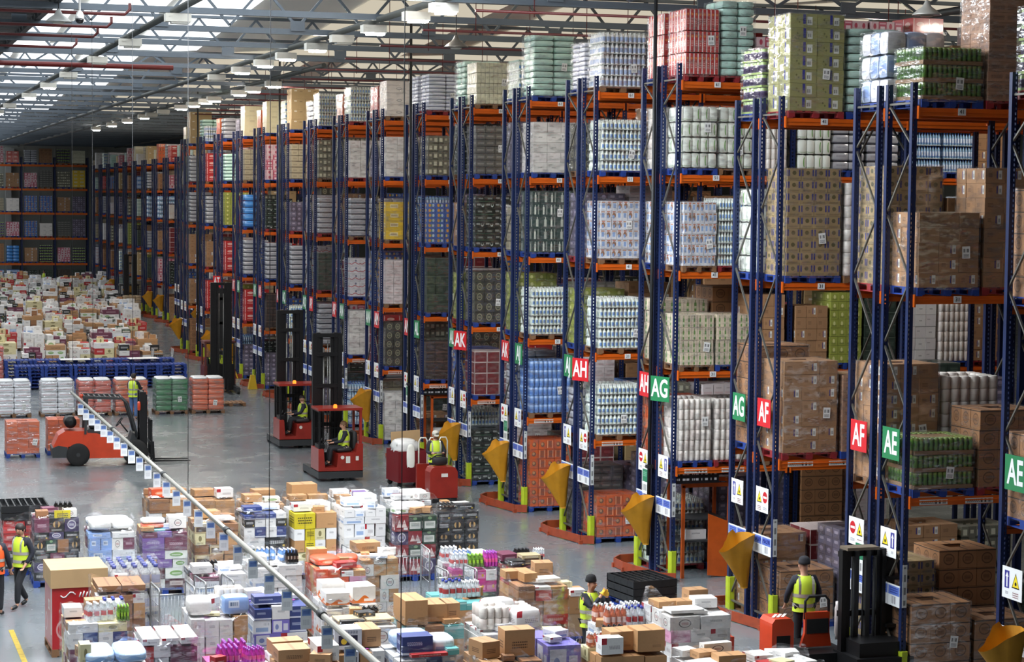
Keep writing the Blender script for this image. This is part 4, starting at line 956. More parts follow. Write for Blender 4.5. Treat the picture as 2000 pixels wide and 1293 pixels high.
def mixed(short, X, Yf, zt, pal, w=1., d=1.2, tops=(), rz=0., film=True, tier=(.15, .3), pc=None, nx=(2, 3, 4), nyr=(2, 3, 4), label=None, extra=4):
    """a mixed, hand picked pallet: front edge at Yf, goods up to zt"""
    rnd = random.Random(int(X*1000)+int(Yf*77)); Yc = Yf+d/2
    t = thing('mixed_pallet', label or ('mixed pallet of '+short), 'mixed pallet', (X, Yc, 0), rz+rnd.uniform(-.03, .03), 'mixed pallets waiting on the goods floor')
    inst(fp_me[pc or rnd.choice(['blue', 'brown', 'blue'])], 'pallet', t, scale=(w, d/1.2, 1))
    z = .145
    while z < zt-.06:
        h = rnd.uniform(*tier)
        if zt-z-h < tier[0]*.7: h = zt-z
        a = rnd.choice(nx); b = rnd.choice(nyr); sx, sy = (w-.04)/a, (d-.04)/b
        last = z+h > zt-.1
        for i in range(a):
            for j in range(b):
                if 0 < i < a-1 and 0 < j < b-1 and not last: continue
                kn = rnd.choice(pal); hh = h-.004-(rnd.uniform(0, .07) if last else 0)
                o = inst(cube_me(BX[kn]), 'carton', t, (-w/2+.02+sx*(i+.5)+rnd.uniform(-.012, .012), -d/2+.02+sy*(j+.5)+rnd.uniform(-.012, .012), z), rnd.uniform(-.015, .015), (sx-rnd.uniform(.006, .02), sy-rnd.uniform(.006, .02), hh))
        z += h
    if film: inst(rnd.choice(WRAPS), 'stretch_film', t, (0, 0, .1), 0, (w+.04, d+.04, zt-.1))
    tops = list(tops); seen = set((q[0], q[1] < -.12, q[1] > .12, q[2] < -.12, q[2] > .12) for q in tops)
    for k in range(extra*3):
        if len(seen) >= len(set(seen)) and k >= extra*2: break
        kn = rnd.choice(pal+['white', 'brown', 'sheet_white', 'white_blue', 'white_red', 'brown_text', 'cream_crest', 'plum']); dx, dy = rnd.uniform(-w/2+.14, w/2-.14), rnd.uniform(-d/2+.14, d/2-.14)
        key = (kn, dx < -.12, dx > .12, dy < -.12, dy > .12)
        if key in seen or sum(1 for q in tops if abs(q[1]-dx) < .2 and abs(q[2]-dy) < .2): continue
        seen.add(key); tops.append((kn, dx, dy, rnd.uniform(.16, .36), rnd.uniform(.14, .32), rnd.choice((.05, .08, .12, .16)) if kn != 'sheet_white' else .03, rnd.uniform(-.5, .5), -.03))
    cs, sn = math.cos(t.rotation_euler[2]), math.sin(t.rotation_euler[2])
    for q in tops:
        ty, dx, dy, sx, sy, sz, r = q[:7]; dz = q[7] if len(q) > 7 else 0.
        P = (X+dx*cs-dy*sn, Yc+dx*sn+dy*cs, zt+dz)
        lr = 'left' if dx < -.12 else ('right' if dx > .12 else 'middle'); nf = 'near' if dy < -.12 else ('far' if dy > .12 else 'centre')
        where = 'on %s, %s %s' % (short, nf, lr)
        if ty in BP_:
            o = inst(BP_[ty], 'bottle_pack', None, P, r, (sx, sy, sz)); tag(o, uniq('%s bottle pack %s' % (BPD[ty], where)), 'bottles', 'bottle packs on the floor pallets')
        elif ty == 'rolls':
            o = inst(rollpk, 'paper_roll_pack', None, P, r, (sx, sy, sz)); tag(o, uniq('white paper roll pack %s' % where), 'paper rolls', 'roll packs on the floor pallets')
        elif ty.startswith('s:'):
            o = inst(softpk[ty[2:]], 'soft_pack', None, P, r, (sx, sy, sz)); tag(o, uniq('%s soft pack %s' % (NAMES[ty[2:]], where)), 'soft pack', 'soft packs on the floor pallets')
        else: top_box(ty, P[0], P[1], P[2], sx, sy, sz, r, where)
    return t
W_ = ['white', 'white', 'white_red', 'white_blue', 'white_logo']; B_ = ['brown', 'brown', 'brown_text', 'brown_dark']; DK = ['black_gold', 'black_white', 'black_white', 'green_beer', 'purple_badge']
# --- back row
mixed('kraft cartons with a red packet', 7.12, 48.0, 1.45, B_+['white'], tops=[('orange_red', -.2, -.25, .42, .3, .2, .1), ('brown', .25, .1, .4, .35, .14, .2), ('sheet_white', .1, -.3, .35, .4, .05, -.2)])
mixed('brown cartons behind the hanging pole', 8.32, 48.7, 1.3, B_, tops=[('white_red', .25, -.2, .4, .36, .2, .05), ('brown', -.2, .1, .5, .4, .15, .1)])
mixed('open brown cartons and white lids', 9.2, 47.1, 1.4, B_+['white', 'brown'], tops=[('brown', -.25, -.2, .4, .4, .16, .05), ('white_green', .2, -.3, .36, .3, .1, 0), ('brown_text', .1, .3, .5, .4, .2, .1)])
mixed('pale cartons under a square brown box', 10.3, 47.2, 1.4, ['brown', 'white', 'white_blue', 'cream_crest', 'brown_text'], tops=[('brown', -.05, .25, .62, .5, .3, .06), ('brown_text', -.28, -.35, .4, .35, .12, .05), ('brown', .2, -.4, .45, .3, .12, -.05)])
mixed('white cartons with one violet box', 11.36, 47.0, 1.4, W_+['white', 'brown'], tops=[('white', -.25, .2, .4, .35, .16, 0), ('purple', .1, -.35, .3, .25, .18, 0), ('white_red', .25, .2, .36, .34, .12, .1), ('brown_text', -.3, -.3, .36, .3, .1, 0)])
mixed('white cartons beside the red pallet truck', 12.6, 46.7, 1.4, W_, tops=[('white', -.2, -.3, .4, .3, .1, .1), ('s:sheet_white', .2, .1, .6, .5, .16, .1), ('white_blue', -.3, .25, .36, .3, .18, 0), ('white_logo', .3, -.35, .3, .3, .14, .3)])
# --- fourth row
t = mixed('red drinks under black crates', 3.75, 46.9, 1.25, ['red', 'wine_dark', 'black_white'], pc='blue')
crm = MB()
for i in range(7):
    for j in range(5): crm.box(-.5+i*1./6, -.6+j*1.2/4, 0, .025, .025, .15)
for i in range(8): crm.box(-.5+i/7., 0, .12, .03, 1.2, .03)
for j in range(2): crm.box(0, -.6+j*1.2, .0, 1.04, .02, .15); crm.box(-.5+j, 0, 0, .02, 1.24, .15)
crm.box(0, 0, 0, 1.02, 1.2, .015)
crate_me = crm.mesh('bottle_crate', simple('black_crate_plastic', (30, 31, 33), .4))
for k in range(2):
    o = inst(crate_me, 'bottle_crate', None, (3.75, 47.5, 1.25+.16*k)); tag(o, ('upper' if k else 'lower')+' black slatted crate tray on the red drinks pallet', 'crate')
mixed('dark beer cartons with yellow price cards', 4.3, 45.3, 1.5, DK+['purple_badge', 'brown_dark', 'plum'], tops=[('dark', .2, .2, 1.1, 1., .9, 0), ('plum', -.1, .15, .34, .3, .14, .1), ('brown_dark', -.3, -.3, .26, .3, .14, 0), ('yellow_ticket', .12, -.53, .34, .04, .26, 0, -.1), ('white_logo', .3, -.35, .26, .3, .16, 0)])
mixed('white toilet rolls and blue packs', 5.28, 43.7, 1.45, ['white', 'white_blue', 'plum', 'white_logo', 'blue_soft'], tops=[('s:sheet_white', -.22, -.3, .46, .5, .2, 0), ('s:sheet_white', .24, -.25, .46, .5, .18, .05), ('s:white_blue', 0, .3, .9, .5, .16, 0)])
mixed('coloured tubs over purple boxes', 6.42, 43.8, 1.4, ['purple', 'white_green', 'plum', 'brown', 'wine_dark', 'purple'], tops=[('s:orange_red', -.22, -.2, .5, .4, .1, 0), ('s:teal', -.2, -.24, .48, .4, .1, 0, -.1), ('s:sheet_white', -.22, -.18, .5, .42, .1, 0, .1), ('white_logo', .28, -.2, .36, .5, .24, 0), ('crate_black', .2, .3, .5, .4, .1, 0)])
mixed('kraft boxes wound in film', 7.65, 44.6, 1.4, B_+['tin_stack', 'cream_crest', 'brown_dark'], tops=[('brown', -.1, .2, .5, .4, .14, .1), ('sheet_white', .2, -.2, .4, .5, .05, .1)])
mixed('wine cartons in white and black', 8.8, 45.0, 1.5, ['white', 'black_white', 'green_beer', 'cream_crest', 'white', 'wine_dark', 'navy'], tops=[('white_blue', .2, .1, .4, .5, .08, 0), ('navy', -.25, -.2, .4, .4, .1, 0)])
mixed('white wine cartons with one yellow box', 9.87, 44.8, 1.5, ['white', 'white_red', 'white', 'cream_crest', 'white_blue', 'brown', 'yellow_ticket'], tops=[('white_red', -.25, -.2, .4, .4, .16, 0), ('white', .2, .2, .4, .4, .14, 0)], film=False)
mixed('tall stack of white cartons', 10.9, 44.4, 1.62, ['white', 'white_blue', 'white', 'white_red'], tops=[('white', .2, .2, .4, .5, .2, .05), ('white_blue', -.2, -.1, .4, .4, .16, 0)], film=False)
mixed('green and purple beer cases', 11.96, 44.0, 1.5, ['green_beer', 'purple_badge', 'green_beer', 'red_bow', 'black_white'], tier=(.3, .36), nx=(3,), pc='blue', tops=[('s:sheet_white', 0, .1, .7, .6, .16, .1), ('white_logo', .2, .3, .4, .3, .12, .3), ('white_green', -.3, -.3, .3, .3, .1, .2)])
mixed('black and gold beer cases', 13.1, 44.5, 1.48, ['black_gold', 'black_white', 'black_gold', 'black_gold'], tier=(.24, .3), nx=(3,), pc='blue', tops=[('dark', -.2, -.3, 1, 1, .5, 0), ('white_logo', .15, .1, .6, .4, .06, .1), ('black_white', .2, -.35, .4, .34, .1, 0)])
# --- third row
t = thing('display_box', 'big red display box with a brown cardboard lid', 'box', (4.02, 38.95, 0), .02)
inst(fp_me['brown'], 'pallet', t)
MB().box(0, 0, .145, .98, 1.18, 1.2).obj('box_body', printed('red_display_print', (172, 28, 36), (('rect', .86, .6, .1, .8, (214, 200, 196)), ('rect', .55, .62, .18, .16, (214, 196, 190)), ('bars', .55, .62, .14, .08, (120, 60, 60)), ('ell', .2, .3, .26, .3, (200, 150, 150)), ('ell', .2, .3, .2, .22, (172, 28, 36))), .35, 0, coat=.4), t)
MB().box(0, 0, 1.28, 1.04, 1.24, .34).obj('lid', simple('brown_lid_card', (186, 154, 112), .7, dirt=.1), t)
m = MB(); m.tube([(-.34+.045*k, -.6, 1.14-.045*math.sin(k*1.1)+.004*k) for k in range(7)], .012, 5)
for k in range(5): m.tube([(.0+.06*k, -.6, 1.1), (.03+.06*k, -.6, 1.19+.02*(k % 2))], .013, 5)
m.obj('script_mark', white, t)
kind('clear_bottles', 'large clear bottles with blue caps', .45, bottles(5, 5, .04), [clear_mat('milky_bottle_plastic', (206, 206, 206), .75), printed('peach_label', (196, 176, 160), (('rect', .5, .5, .4, .6, (140, 140, 160)),)), simple('blue_cap2', (60, 70, 150), .3), simple('clear_tray2', (150, 140, 132), .3)])
load('clear_bottles', 5.17, 39.75, 0, 1.5, 'film wrapped pallet of large clear bottles with blue caps beside the red display box', 2, 'blue', rz=R(90))
mixed('white cartons with black printed end boxes', 6.5, 37.6, 1.55, ['white', 'white_logo', 'white', 'black_white', 'white_blue', 'plum'], tops=[('dark', -.05, .1, .7, .8, .5, 0), ('sheet_white', .28, .1, .4, .7, .05, 0), ('white', -.3, -.3, .36, .4, .14, 0)])
mixed('small white cartons and water bottles', 7.82, 38.8, 1.45, ['white', 'white', 'white_blue'], tops=[('blue', -.1, .1, 1, 1, .8, 0), ('blue', .28, -.1, .9, 1, .8, .1), ('s:sheet_white', -.32, -.3, .3, .3, .2, 0), ('dark', .3, -.42, .7, .6, .9, 0)])
mixed('orange and red crisp packets', 8.92, 38.1, 1.45, ['orange_red', 'white_red', 'orange_red', 'pink', 'brown'], tops=[('s:orange_red', -.2, 0, .5, .6, .16, .1), ('s:orange_red', .25, .1, .42, .5, .14, -.2), ('red', .1, -.4, .4, .26, .1, .1), ('brown', -.3, .35, .36, .3, .25, 0)])
mixed('white badge printed cartons', 9.86, 38.9, 1.5, ['white_logo', 'white_logo', 'brown_text', 'brown'], w=.8, tops=[('brown_text', -.1, .2, .5, .4, .18, .1)])
BOT = ['white_blue', 'white', 'plum', 'magenta', 'green_beer', 'wine_dark', 'pink']
mixed('coloured bottle packs by the aisle', 12.2, 40.2, .95, BOT, tops=[('clear', -.3, -.42, 1, 1, 1, 0), ('green', .05, -.42, 1, 1, 1, 0), ('magenta', .38, -.38, .8, 1, 1, 0), ('blue', -.1, 0, 1, 1, 1.05, 0), ('clear', -.3, .35, 1, 1, 1, 0), ('white_green', .3, .2, .36, .5, .2, .1)], pc='blue')
mixed('tins and jars by the aisle', 13.35, 39.95, .98, ['plum', 'red', 'tin_stack', 'black_white', 'navy', 'wine_dark'], tops=[('tin_stack', .05, -.2, .4, .36, .18, 0), ('plum', -.3, .3, .36, .5, .14, .1), ('dark', .05, .3, .9, .9, .8, 0), ('black_white', -.3, -.35, .36, .3, .1, 0), ('clear', .36, .1, .6, 1, .8, 0)], pc='blue')
mixed('kraft cartons wrapped round in white film', 11.95, 35.1, 1.55, ['brown_text', 'brown', 'white_red', 'red', 'brown_dark'], tops=[('brown', -.28, .2, .5, .34, .14, 0), ('brown', -.18, -.2, .26, .3, .16, .1), ('brown_text', .24, .25, .34, .34, .26, -.1), ('sheet_white', .15, -.25, .45, .34, .06, .05)])
# --- second row
mixed('mixed boxes and milk bottles', 3.9, 34.2, 1.45, ['white', 'navy', 'cream_crest', 'plum', 'white_red', 'white', 'brown_text'], tops=[('clear', .05, -.3, 1.3, 1, 1, .2), ('big', .3, -.1, 1, 1, .9, 0), ('green', .42, -.45, .6, .8, 1, 0), ('brown_text', .05, .3, .34, .3, .24, 0), ('white', -.34, .2, .3, .4, .16, 0), ('sheet_white', .3, .35, .4, .4, .18, 0)])
mixed('brown split lid cartons', 4.55, 36.3, 1.55, ['brown_dark', 'brown', 'white_red'], w=.9, tops=[('brown_dark', -.2, -.1, .4, .9, .1, 0), ('brown_dark', .22, -.1, .4, .9, .1, 0)])
mixed('white tissue packs', 5.95, 34.4, 1.4, ['white', 'white', 'brown', 'white_blue'], tops=[('s:sheet_white', -.3, -.2, .4, .5, .3, 0), ('white_red', -.02, .15, .36, .3, .22, .7), ('s:blue_soft', .3, -.3, .46, .4, .32, 0), ('rolls', .3, .25, .4, .4, .7, 0)])
mixed('navy and lilac biscuit boxes', 7.2, 35.4, 1.35, ['navy', 'white', 'white_blue', 'white_red', 'white', 'lilac_cup'], tops=[('navy', -.2, -.3, .5, .34, .14, 0), ('sheet_white', .1, .1, .6, .4, .06, .3), ('white', -.3, .3, .4, .3, .14, .2), ('magenta', .25, -.2, .4, .3, .06, .4)], film=False)
mixed('white and orange nappy packs', 8.45, 35.3, 1.3, ['white_orange', 'white_orange', 'white'], w=.95, tops=[('white_orange', -.24, -.3, .42, .46, .22, 0), ('white_orange', .24, -.2, .42, .5, .3, .05), ('white_orange', -.2, .25, .42, .46, .3, 0), ('white_orange', .24, .3, .4, .4, .2, -.1)], tier=(.24, .3))
mixed('black lidded jars in trays', 8.3, 33.5, 1.32, ['white_logo', 'tin_stack', 'white_red', 'plum'], w=1.05, tops=[('tin_stack', -.25, -.2, .46, .5, .06, 0), ('tin_stack', .25, -.2, .46, .5, .06, 0), ('black_gold', .05, -.1, .3, .24, .08, .2, .06), ('crate_black', -.25, -.48, .4, .16, .08, 0), ('dark', .2, .3, 1, 1, .5, 0)])
mixed('three big plain brown cartons', 9.55, 33.85, 1.2, ['brown', 'teal', 'brown_dark', 'brown_text', 'teal'], w=1.1, tops=[('brown', -.33, -.2, .4, .75, .42, .02), ('brown', .08, -.1, .42, .6, .3, -.03), ('brown_text', .38, -.15, .26, .5, .3, 0)])
mixed('white kitchen roll packs', 10.75, 33.2, 1.15, ['white', 'white_red', 'sheet_white'], w=1.05, tops=[('rolls', -.25, -.1, .45, .6, .75, 0), ('s:white_red', .28, -.35, .5, .4, .34, .1), ('s:white_red', .0, .3, .6, .4, .4, .2), ('rolls', .3, .2, .4, .5, .6, 0)])
mixed('teal trays and clear bottles', 10.95, 36.6, 1.0, ['teal', 'white', 'brown'], tops=[('big', -.2, -.2, 1, 1, 1, .2), ('clear', .2, -.1, 1, 1, 1, .1), ('dark', .05, .3, .9, .9, 1, 0)], film=False)
mixed('clear lemonade bottles', 12.86, 32.9, 1.12, ['white', 'white_blue', 'white'], w=.95, tops=[('orange', -.28, -.38, 1, 1, 1.4, 0), ('big', .05, -.4, .8, 1, 1.05, 0), ('big', .3, -.38, .8, 1, 1, 0), ('clear', -.1, 0, 1.2, 1.1, 1, 0), ('clear', .25, .3, 1, 1, 1, 0), ('orange', -.28, .2, 1, 1, 1.2, 0)])
mixed('white wound film with brown boxes on top', 13.65, 31.9, 1.55, ['white', 'white_logo', 'white_red', 'white', 'pink'], w=1.15, d=1.3, tops=[('brown', -.35, .2, .34, .4, .1, .1), ('brown', 0, .1, .36, .3, .1, 0), ('white', .3, -.05, .4, .34, .16, -.1), ('brown_text', .35, .4, .36, .3, .22, .05), ('sheet_white', -.2, -.35, .6, .4, .05, 0)])
# --- front row
mixed('sky blue tissue packs behind a wire frame', 3.82, 31.05, 1.45, ['blue_soft', 'pale_blue', 'white', 'blue_soft'], tops=[('s:pale_blue', -.24, -.1, .46, .9, .18, 0), ('s:pale_blue', .24, -.1, .46, .9, .18, 0), ('cream_crest', -.44, -.3, .16, .3, .3, 0)], tier=(.3, .4))
mixed('red lidded tubs in clear film', 4.82, 32.4, 1.42, ['red', 'white_red', 'plum'], w=.95, tops=[('white_red', -.3, -.1, .26, 1., .1, 0), ('white_red', 0, -.1, .26, 1., .1, 0), ('white_red', .3, -.1, .26, 1., .1, 0), ('white', -.1, -.48, .3, .2, .2, .1, -.2)])
mixed('magenta fabric conditioner bottles', 5.8, 31.4, 1.2, ['magenta', 'magenta', 'pink', 'blue_soft'], w=.95, tops=[('magenta', -.2, -.25, 1, 1, 1, 0), ('magenta', .22, -.2, .9, .9, .8, .2), ('magenta', 0, .25, 1.2, 1, .9, 0), ('red', -.4, -.5, .2, .16, .2, .4)])
mixed('brown cartons at the front', 6.72, 30.8, 1.35, ['brown', 'brown_text', 'brown_dark', 'white'], tops=[('brown_text', -.22, -.2, .5, .5, .2, 0), ('white_red', .3, -.15, .34, .7, .24, 0), ('brown', -.2, .35, .5, .36, .2, .05)], film=False)
mixed('white boxes with lemon pictures', 7.72, 31.7, 1.3, ['bottles_lemon', 'white_red', 'brown', 'white'], w=.85, tops=[('bottles_lemon', -.15, -.25, .44, .4, .32, -.05), ('brown_text', .25, -.05, .3, .6, .28, 0), ('magenta', .1, -.5, .4, .2, .04, .2)], film=False)
mixed('pale blue packs over a navy carton', 8.72, 31.3, 1.25, ['navy', 'white', 'white_blue', 'brown'], tops=[('s:pale_blue', -.1, .2, .6, .5, .26, .05), ('navy', -.15, -.35, .5, .36, .3, 0), ('s:white_blue', .3, -.2, .4, .6, .24, 0), ('red', 0, -.62, .6, .14, .05, .05), ('teal', .4, -.55, .2, .2, .1, 0)])
mixed('brown cartons with a tilted box', 9.85, 30.35, 1.3, ['brown', 'brown_text', 'brown_dark', 'brown'], tops=[('brown_text', -.33, -.1, .32, .42, .26, .25), ('brown_text', .2, -.1, .5, .36, .42, 0), ('brown', .3, .35, .36, .3, .18, 0)])
mixed('lilac cup boxes', 10.78, 30.6, 1.5, ['lilac_cup', 'brown_text', 'lilac_cup'], w=.6, tops=[], nx=(1,), tier=(.36, .42))
mixed('plain brown and white cartons, front right', 11.72, 29.95, 1.4, ['brown', 'white', 'brown', 'pink', 'cream_crest'], w=1.15, tops=[('brown', .3, -.3, .46, .46, .34, 0), ('brown', -.12, -.15, .4, .4, .3, 0), ('white_red', -.36, -.45, .36, .26, .26, 0), ('orange', -.35, .1, 1, .9, .8, 0), ('dark', -.05, .3, 1, .8, 1, 0), ('brown_text', .3, .2, .4, .36, .24, 0)], film=False)
mixed('flat white packets under film', 12.92, 29.1, 1.3, ['white', 'white_red', 'brown', 'white'], tops=[('brown_text', -.1, .1, .34, .3, .12, .1), ('brown', .15, -.3, .46, .3, .14, 0), ('sheet_white', -.25, -.3, .5, .4, .04, .3), ('white_logo', .2, .35, .5, .16, .18, .1), ('white', -.3, .4, .3, .3, .1, .2)])
mixed('white magazines under film', 14.0, 28.9, 1.25, ['white', 'white_red', 'sheet_white'], tops=[('sheet_white', .1, -.2, .6, .5, .06, .2), ('white_red', -.3, .2, .34, .4, .1, .1), ('red', -.35, -.2, .26, .2, .06, .1), ('white', .2, .35, .5, .3, .08, -.2)])
# cardboard bale behind the man in the black hat, black trays by the rack
t = mixed('flat brown card', 13.15, 36.9, .95, ['brown_lid', 'brown'], d=1., film=False, tier=(.4, .5), nx=(1,))
t = thing('tray_stack', 'low stack of black moulded trays on the floor by the AG rack end', 'trays', (15.85, 40.2, 0), R(8))
inst(fp_me['blue'], 'pallet', t)
for k in range(3): inst(crate_me, 'tray', t, (0, 0, .145+.16*k), 0, (1, .95, 1))
# roll cages / trolleys
chrome = simple('zinc_plated_wire', (176, 178, 180), .3, .85)
def trolley(x, y, z, label, rz=0., w=.7, d=.8, h=1.5, mesh_side=True):
    t = thing('roll_trolley', label, 'trolley', (x, y, z), rz)
    m = MB()
    for k in range(6): m.bar((-w/2+w/5*k, -d/2, .2), (-w/2+w/5*k, d/2, .2), .02)
    m.bar((-w/2, -d/2, .2), (w/2, -d/2, .2), .03); m.bar((-w/2, d/2, .2), (w/2, d/2, .2), .03)
    m.obj('base', chrome, t)
    for s in (-1, 1):
        m = MB(); xx = s*w/2; r = .06
        m.tube([(xx, -d/2, .2), (xx, -d/2, h-r), (xx, -d/2+r*.3, h-r*.3), (xx, -d/2+r, h), (xx, d/2-r, h), (xx, d/2-r*.3, h-r*.3), (xx, d/2, h-r), (xx, d/2, .2)], .016, 8)
        for k in range(1, 5): m.tube([(xx, -d/2, .2+(h-.2)*k/5.), (xx, d/2, .2+(h-.2)*k/5.)], .006, 5)
        for k in range(1, 9): m.tube([(xx, -d/2+d*k/9, .2), (xx, -d/2+d*k/9, h)], .004, 5)
        m.obj('side_frame', chrome, t)
    m = MB(); m.tube([(-w/2, d/2, h-.25), (w/2, d/2, h-.25)], .014, 8)
    for k in range(1, 10): m.tube([(-w/2+w*k/10, d/2, .2), (-w/2+w*k/10, d/2, h-.25)], .004, 5)
    m.obj('back_grid', chrome, t)
    for sx in (-1, 1):
        for sy in (-1, 1): MB().lathe([(.05, -.02), (.06, 0), (.05, .02)], n=12).obj('wheel', blackm, t, (sx*w*.45, sy*d*.42, .06)).rotation_euler = (0, R(90), 0)
trolley(5.42, 36.2, 0, 'wire roll trolley standing between white tissues and the display box', .05, .62, .8, 1.65)
trolley(6.2, 36.5, 0, 'wire roll trolley close beside the white printed cartons', .1, .5, .8, 1.68)
trolley(10.05, 41.0, 0, 'empty wire trolley in front of the tall white cartons', .05, .7, .85, 1.35)
trolley(10.95, 40.9, 0, 'empty wire trolley in front of the green beer cases', -.05, .75, .85, 1.3)
trolley(11.35, 38.7, 0, 'wire trolley standing before the coloured bottles', .1, .6, .7, 1.25)
trolley(4.0, 30.3, 0, 'wire trolley frame in front of the sky blue packs', .03, .75, .5, 1.62)
# ---------------------------------------------------------------- the single product pallets in a row
for nm, col, c2, d in (('white_case', (226, 228, 234), (190, 120, 120), 'white cases banded in film'), ('red_case', (206, 96, 80), (230, 180, 170), 'red cases wrapped in film'), ('orange_case2', (214, 106, 72), (234, 190, 170), 'orange red cases wrapped in film'), ('green_case', (64, 122, 84), (130, 176, 140), 'green cases wrapped in film')):
    kind(nm, d, .2, packs(2, 2, 9., .006), [printed(nm+'_print', col, (('rect', .5, .06, 1, .1, tuple(min(255, int(v*1.12)) for v in col)), ('text', .5, .5, .8, .2, c2)), .35, coat=.5)])
softtop = MB().soft(0, 0, 0, .57, .48, .1, 0, k=5, p=4).mesh('film_cap', simple('white_film_cap', (232, 234, 236), .3, coat=.4))
for x, kn, lbl in ((6.03, 'white_case', 'pallet of white cases, farthest left of the film wrapped row'), (7.66, 'white_case', 'pallet of white cases standing next to the red cases'), (9.05, 'red_case', 'pallet of red cases behind the forklift mast guard'), (10.45, 'orange_case2', 'pallet of orange red cases behind the man in jeans'), (12.0, 'green_case', 'pallet of green cases in the film wrapped row'), (13.42, 'orange_case2', 'pallet of orange red cases at the right end of the row')):
    t = load(kn, x, 80.75, 0, 1.2, lbl, 2, 'brown', w=1.07)
    for i in (-1, 1):
        for j in (-1, 1): inst(softtop, 'film_cap', t, (i*.3, j*.245, 1.33))
kind('brick_case', 'orange cartons stacked like bricks', .17, cartons(3, 3), [printed('orange_brick_case', (208, 104, 62), (('text', .5, .2, .7, .16, (150, 70, 44)), ('rect', .5, .98, 1, .05, (150, 80, 50))), .5), printed('orange_brick_case2', (198, 94, 56), (('text', .4, .7, .5, .14, (140, 66, 40)),), .5)], split=True)
load('brick_case', 5.38, 68.4, 0, 1.02, 'pallet of orange cartons standing clear on the floor left of the forklift', 2, 'blue', w=.88)
load('brick_case', 6.72, 68.9, 0, 1.0, 'pallet of orange and tan cartons half hidden behind the forklift', 2, 'blue', w=.88)
# ---------------------------------------------------------------- stacks of blue pallets
for row, y in ((0, 92.0), (1, 93.4)):
    for s in range(6):
        n = 7 if row == 0 else 8
        for k in range(n):
            x = 7.55+1.24*s-(.35 if row else 0)
            o = inst(pal_me['blue'], 'pallet', None, (x+random.uniform(-.02, .02), y+random.uniform(-.02, .02), .147*k), random.uniform(-.01, .01))
            tag(o, 'blue pallet, %s from the floor in the %s stack of the %s line' % (ORD[k+1], ORD[s+1], 'front' if row == 0 else 'rear'), 'pallet', 'stacked blue pallets')
for i, (x, y) in enumerate(((9.6, 93.0), (12.6, 93.1))):
    o = MB().box(0, 0, 0, 1.3, .7, .03).obj('card_sheet', BX['sheet_white'], None, (x, y-.2, 8*.147-.14 if False else 1.19), .1*i)
    tag(o, ('white card sheet on the middle of the blue pallet stacks', 'white card sheet on the right end of the blue pallet stacks')[i], 'card')
o = inst(pal_me['brown'], 'pallet', None, (14.75, 83.2, 0)); tag(o, 'brown wooden pallet lying on the floor by the last blue stack', 'pallet')
load('red_case', 6.0, 93.9, 0, 1.5, 'pallet of red cases left of the blue pallet stacks', 1, 'brown')
# ---------------------------------------------------------------- far goods floor
FAR = []
FP = [W_+['brown', 'white'], B_+['white', 'white'], ['white', 'white', 'pale_blue', 'white_red', 'sheet_white'], ['white', 'white', 'brown_text', 'plum', 'white_green'], W_+['green_beer', 'black_white'], ['cream_crest', 'brown', 'white', 'white_logo', 'red'], ['black_white', 'white', 'brown_text', 'plum', 'white']]
def far_mesh(seed):
    rnd = random.Random(seed); pal = rnd.choice(FP); names = sorted(set(pal)); mats = [BX[n] for n in names]+[palm['brown']]
    m = MB(); add_pallet(m, w=1., d=1.2, mi=len(names)); z = .145; zt = rnd.uniform(1.15, 1.6)
    while z < zt:
        h = rnd.uniform(.2, .36); a, b = rnd.choice((1, 2, 3)), rnd.choice((1, 2)); last = z+h >= zt
        for i in range(a):
            for j in range(b):
                m.box(-.49+.98/a*(i+.5), -.59+1.18/b*(j+.5), z, .98/a-.01, 1.18/b-.01, h-(rnd.uniform(0, .16) if last else .005), names.index(rnd.choice(pal)), rnd.uniform(-.02, .02))
        z += h
    for k in range(rnd.choice((2, 3, 4))): m.box(rnd.uniform(-.3, .3), rnd.uniform(-.35, .35), z-.16, rnd.uniform(.25, .5), rnd.uniform(.2, .4), rnd.uniform(.16, .34), names.index(rnd.choice(pal)), rnd.uniform(-.4, .4))
    main = max(set(pal), key=pal.count)
    return m.mesh('mixed_pallet', mats), NAMES.get(main, 'mixed')
FAR = [far_mesh(300+k) for k in range(30)]
rnd = random.Random(9)
r = 0; y = 97.0
while y < 181:
    xr = 14.1+(y-97)*.088; x = xr-.5; c = 0
    while x > .064*y-1.2:
        if rnd.random() > .06 or r == 0:
            me, d = rnd.choice(FAR)
            o = inst(me, 'mixed_pallet', None, (x+rnd.uniform(-.06, .06), y+.6+rnd.uniform(-.25, .25), 0), rnd.uniform(-.06, .06)+(math.pi if rnd.random() < .5 else 0), (rnd.uniform(.9, 1.04), 1, rnd.uniform(.8, 1.15)))
            tag(o, 'mixed pallet, %s from right, %s row behind the blue pallets' % (ORD[min(c+1, 16)], (ORD+['seventeenth', 'eighteenth', 'nineteenth', 'twentieth', 'twenty-first', 'twenty-second', 'twenty-third', 'twenty-fourth', 'twenty-fifth', 'twenty-sixth'])[r+1]), 'mixed pallet', 'mixed pallets on the far goods floor')
        x -= 1.1; c += 1
    y += 4.4; r += 1
trolley(13.9, 95.9, 0, 'wire trolley at the right end of the far goods rows', 0, .9, .8, 1.4)
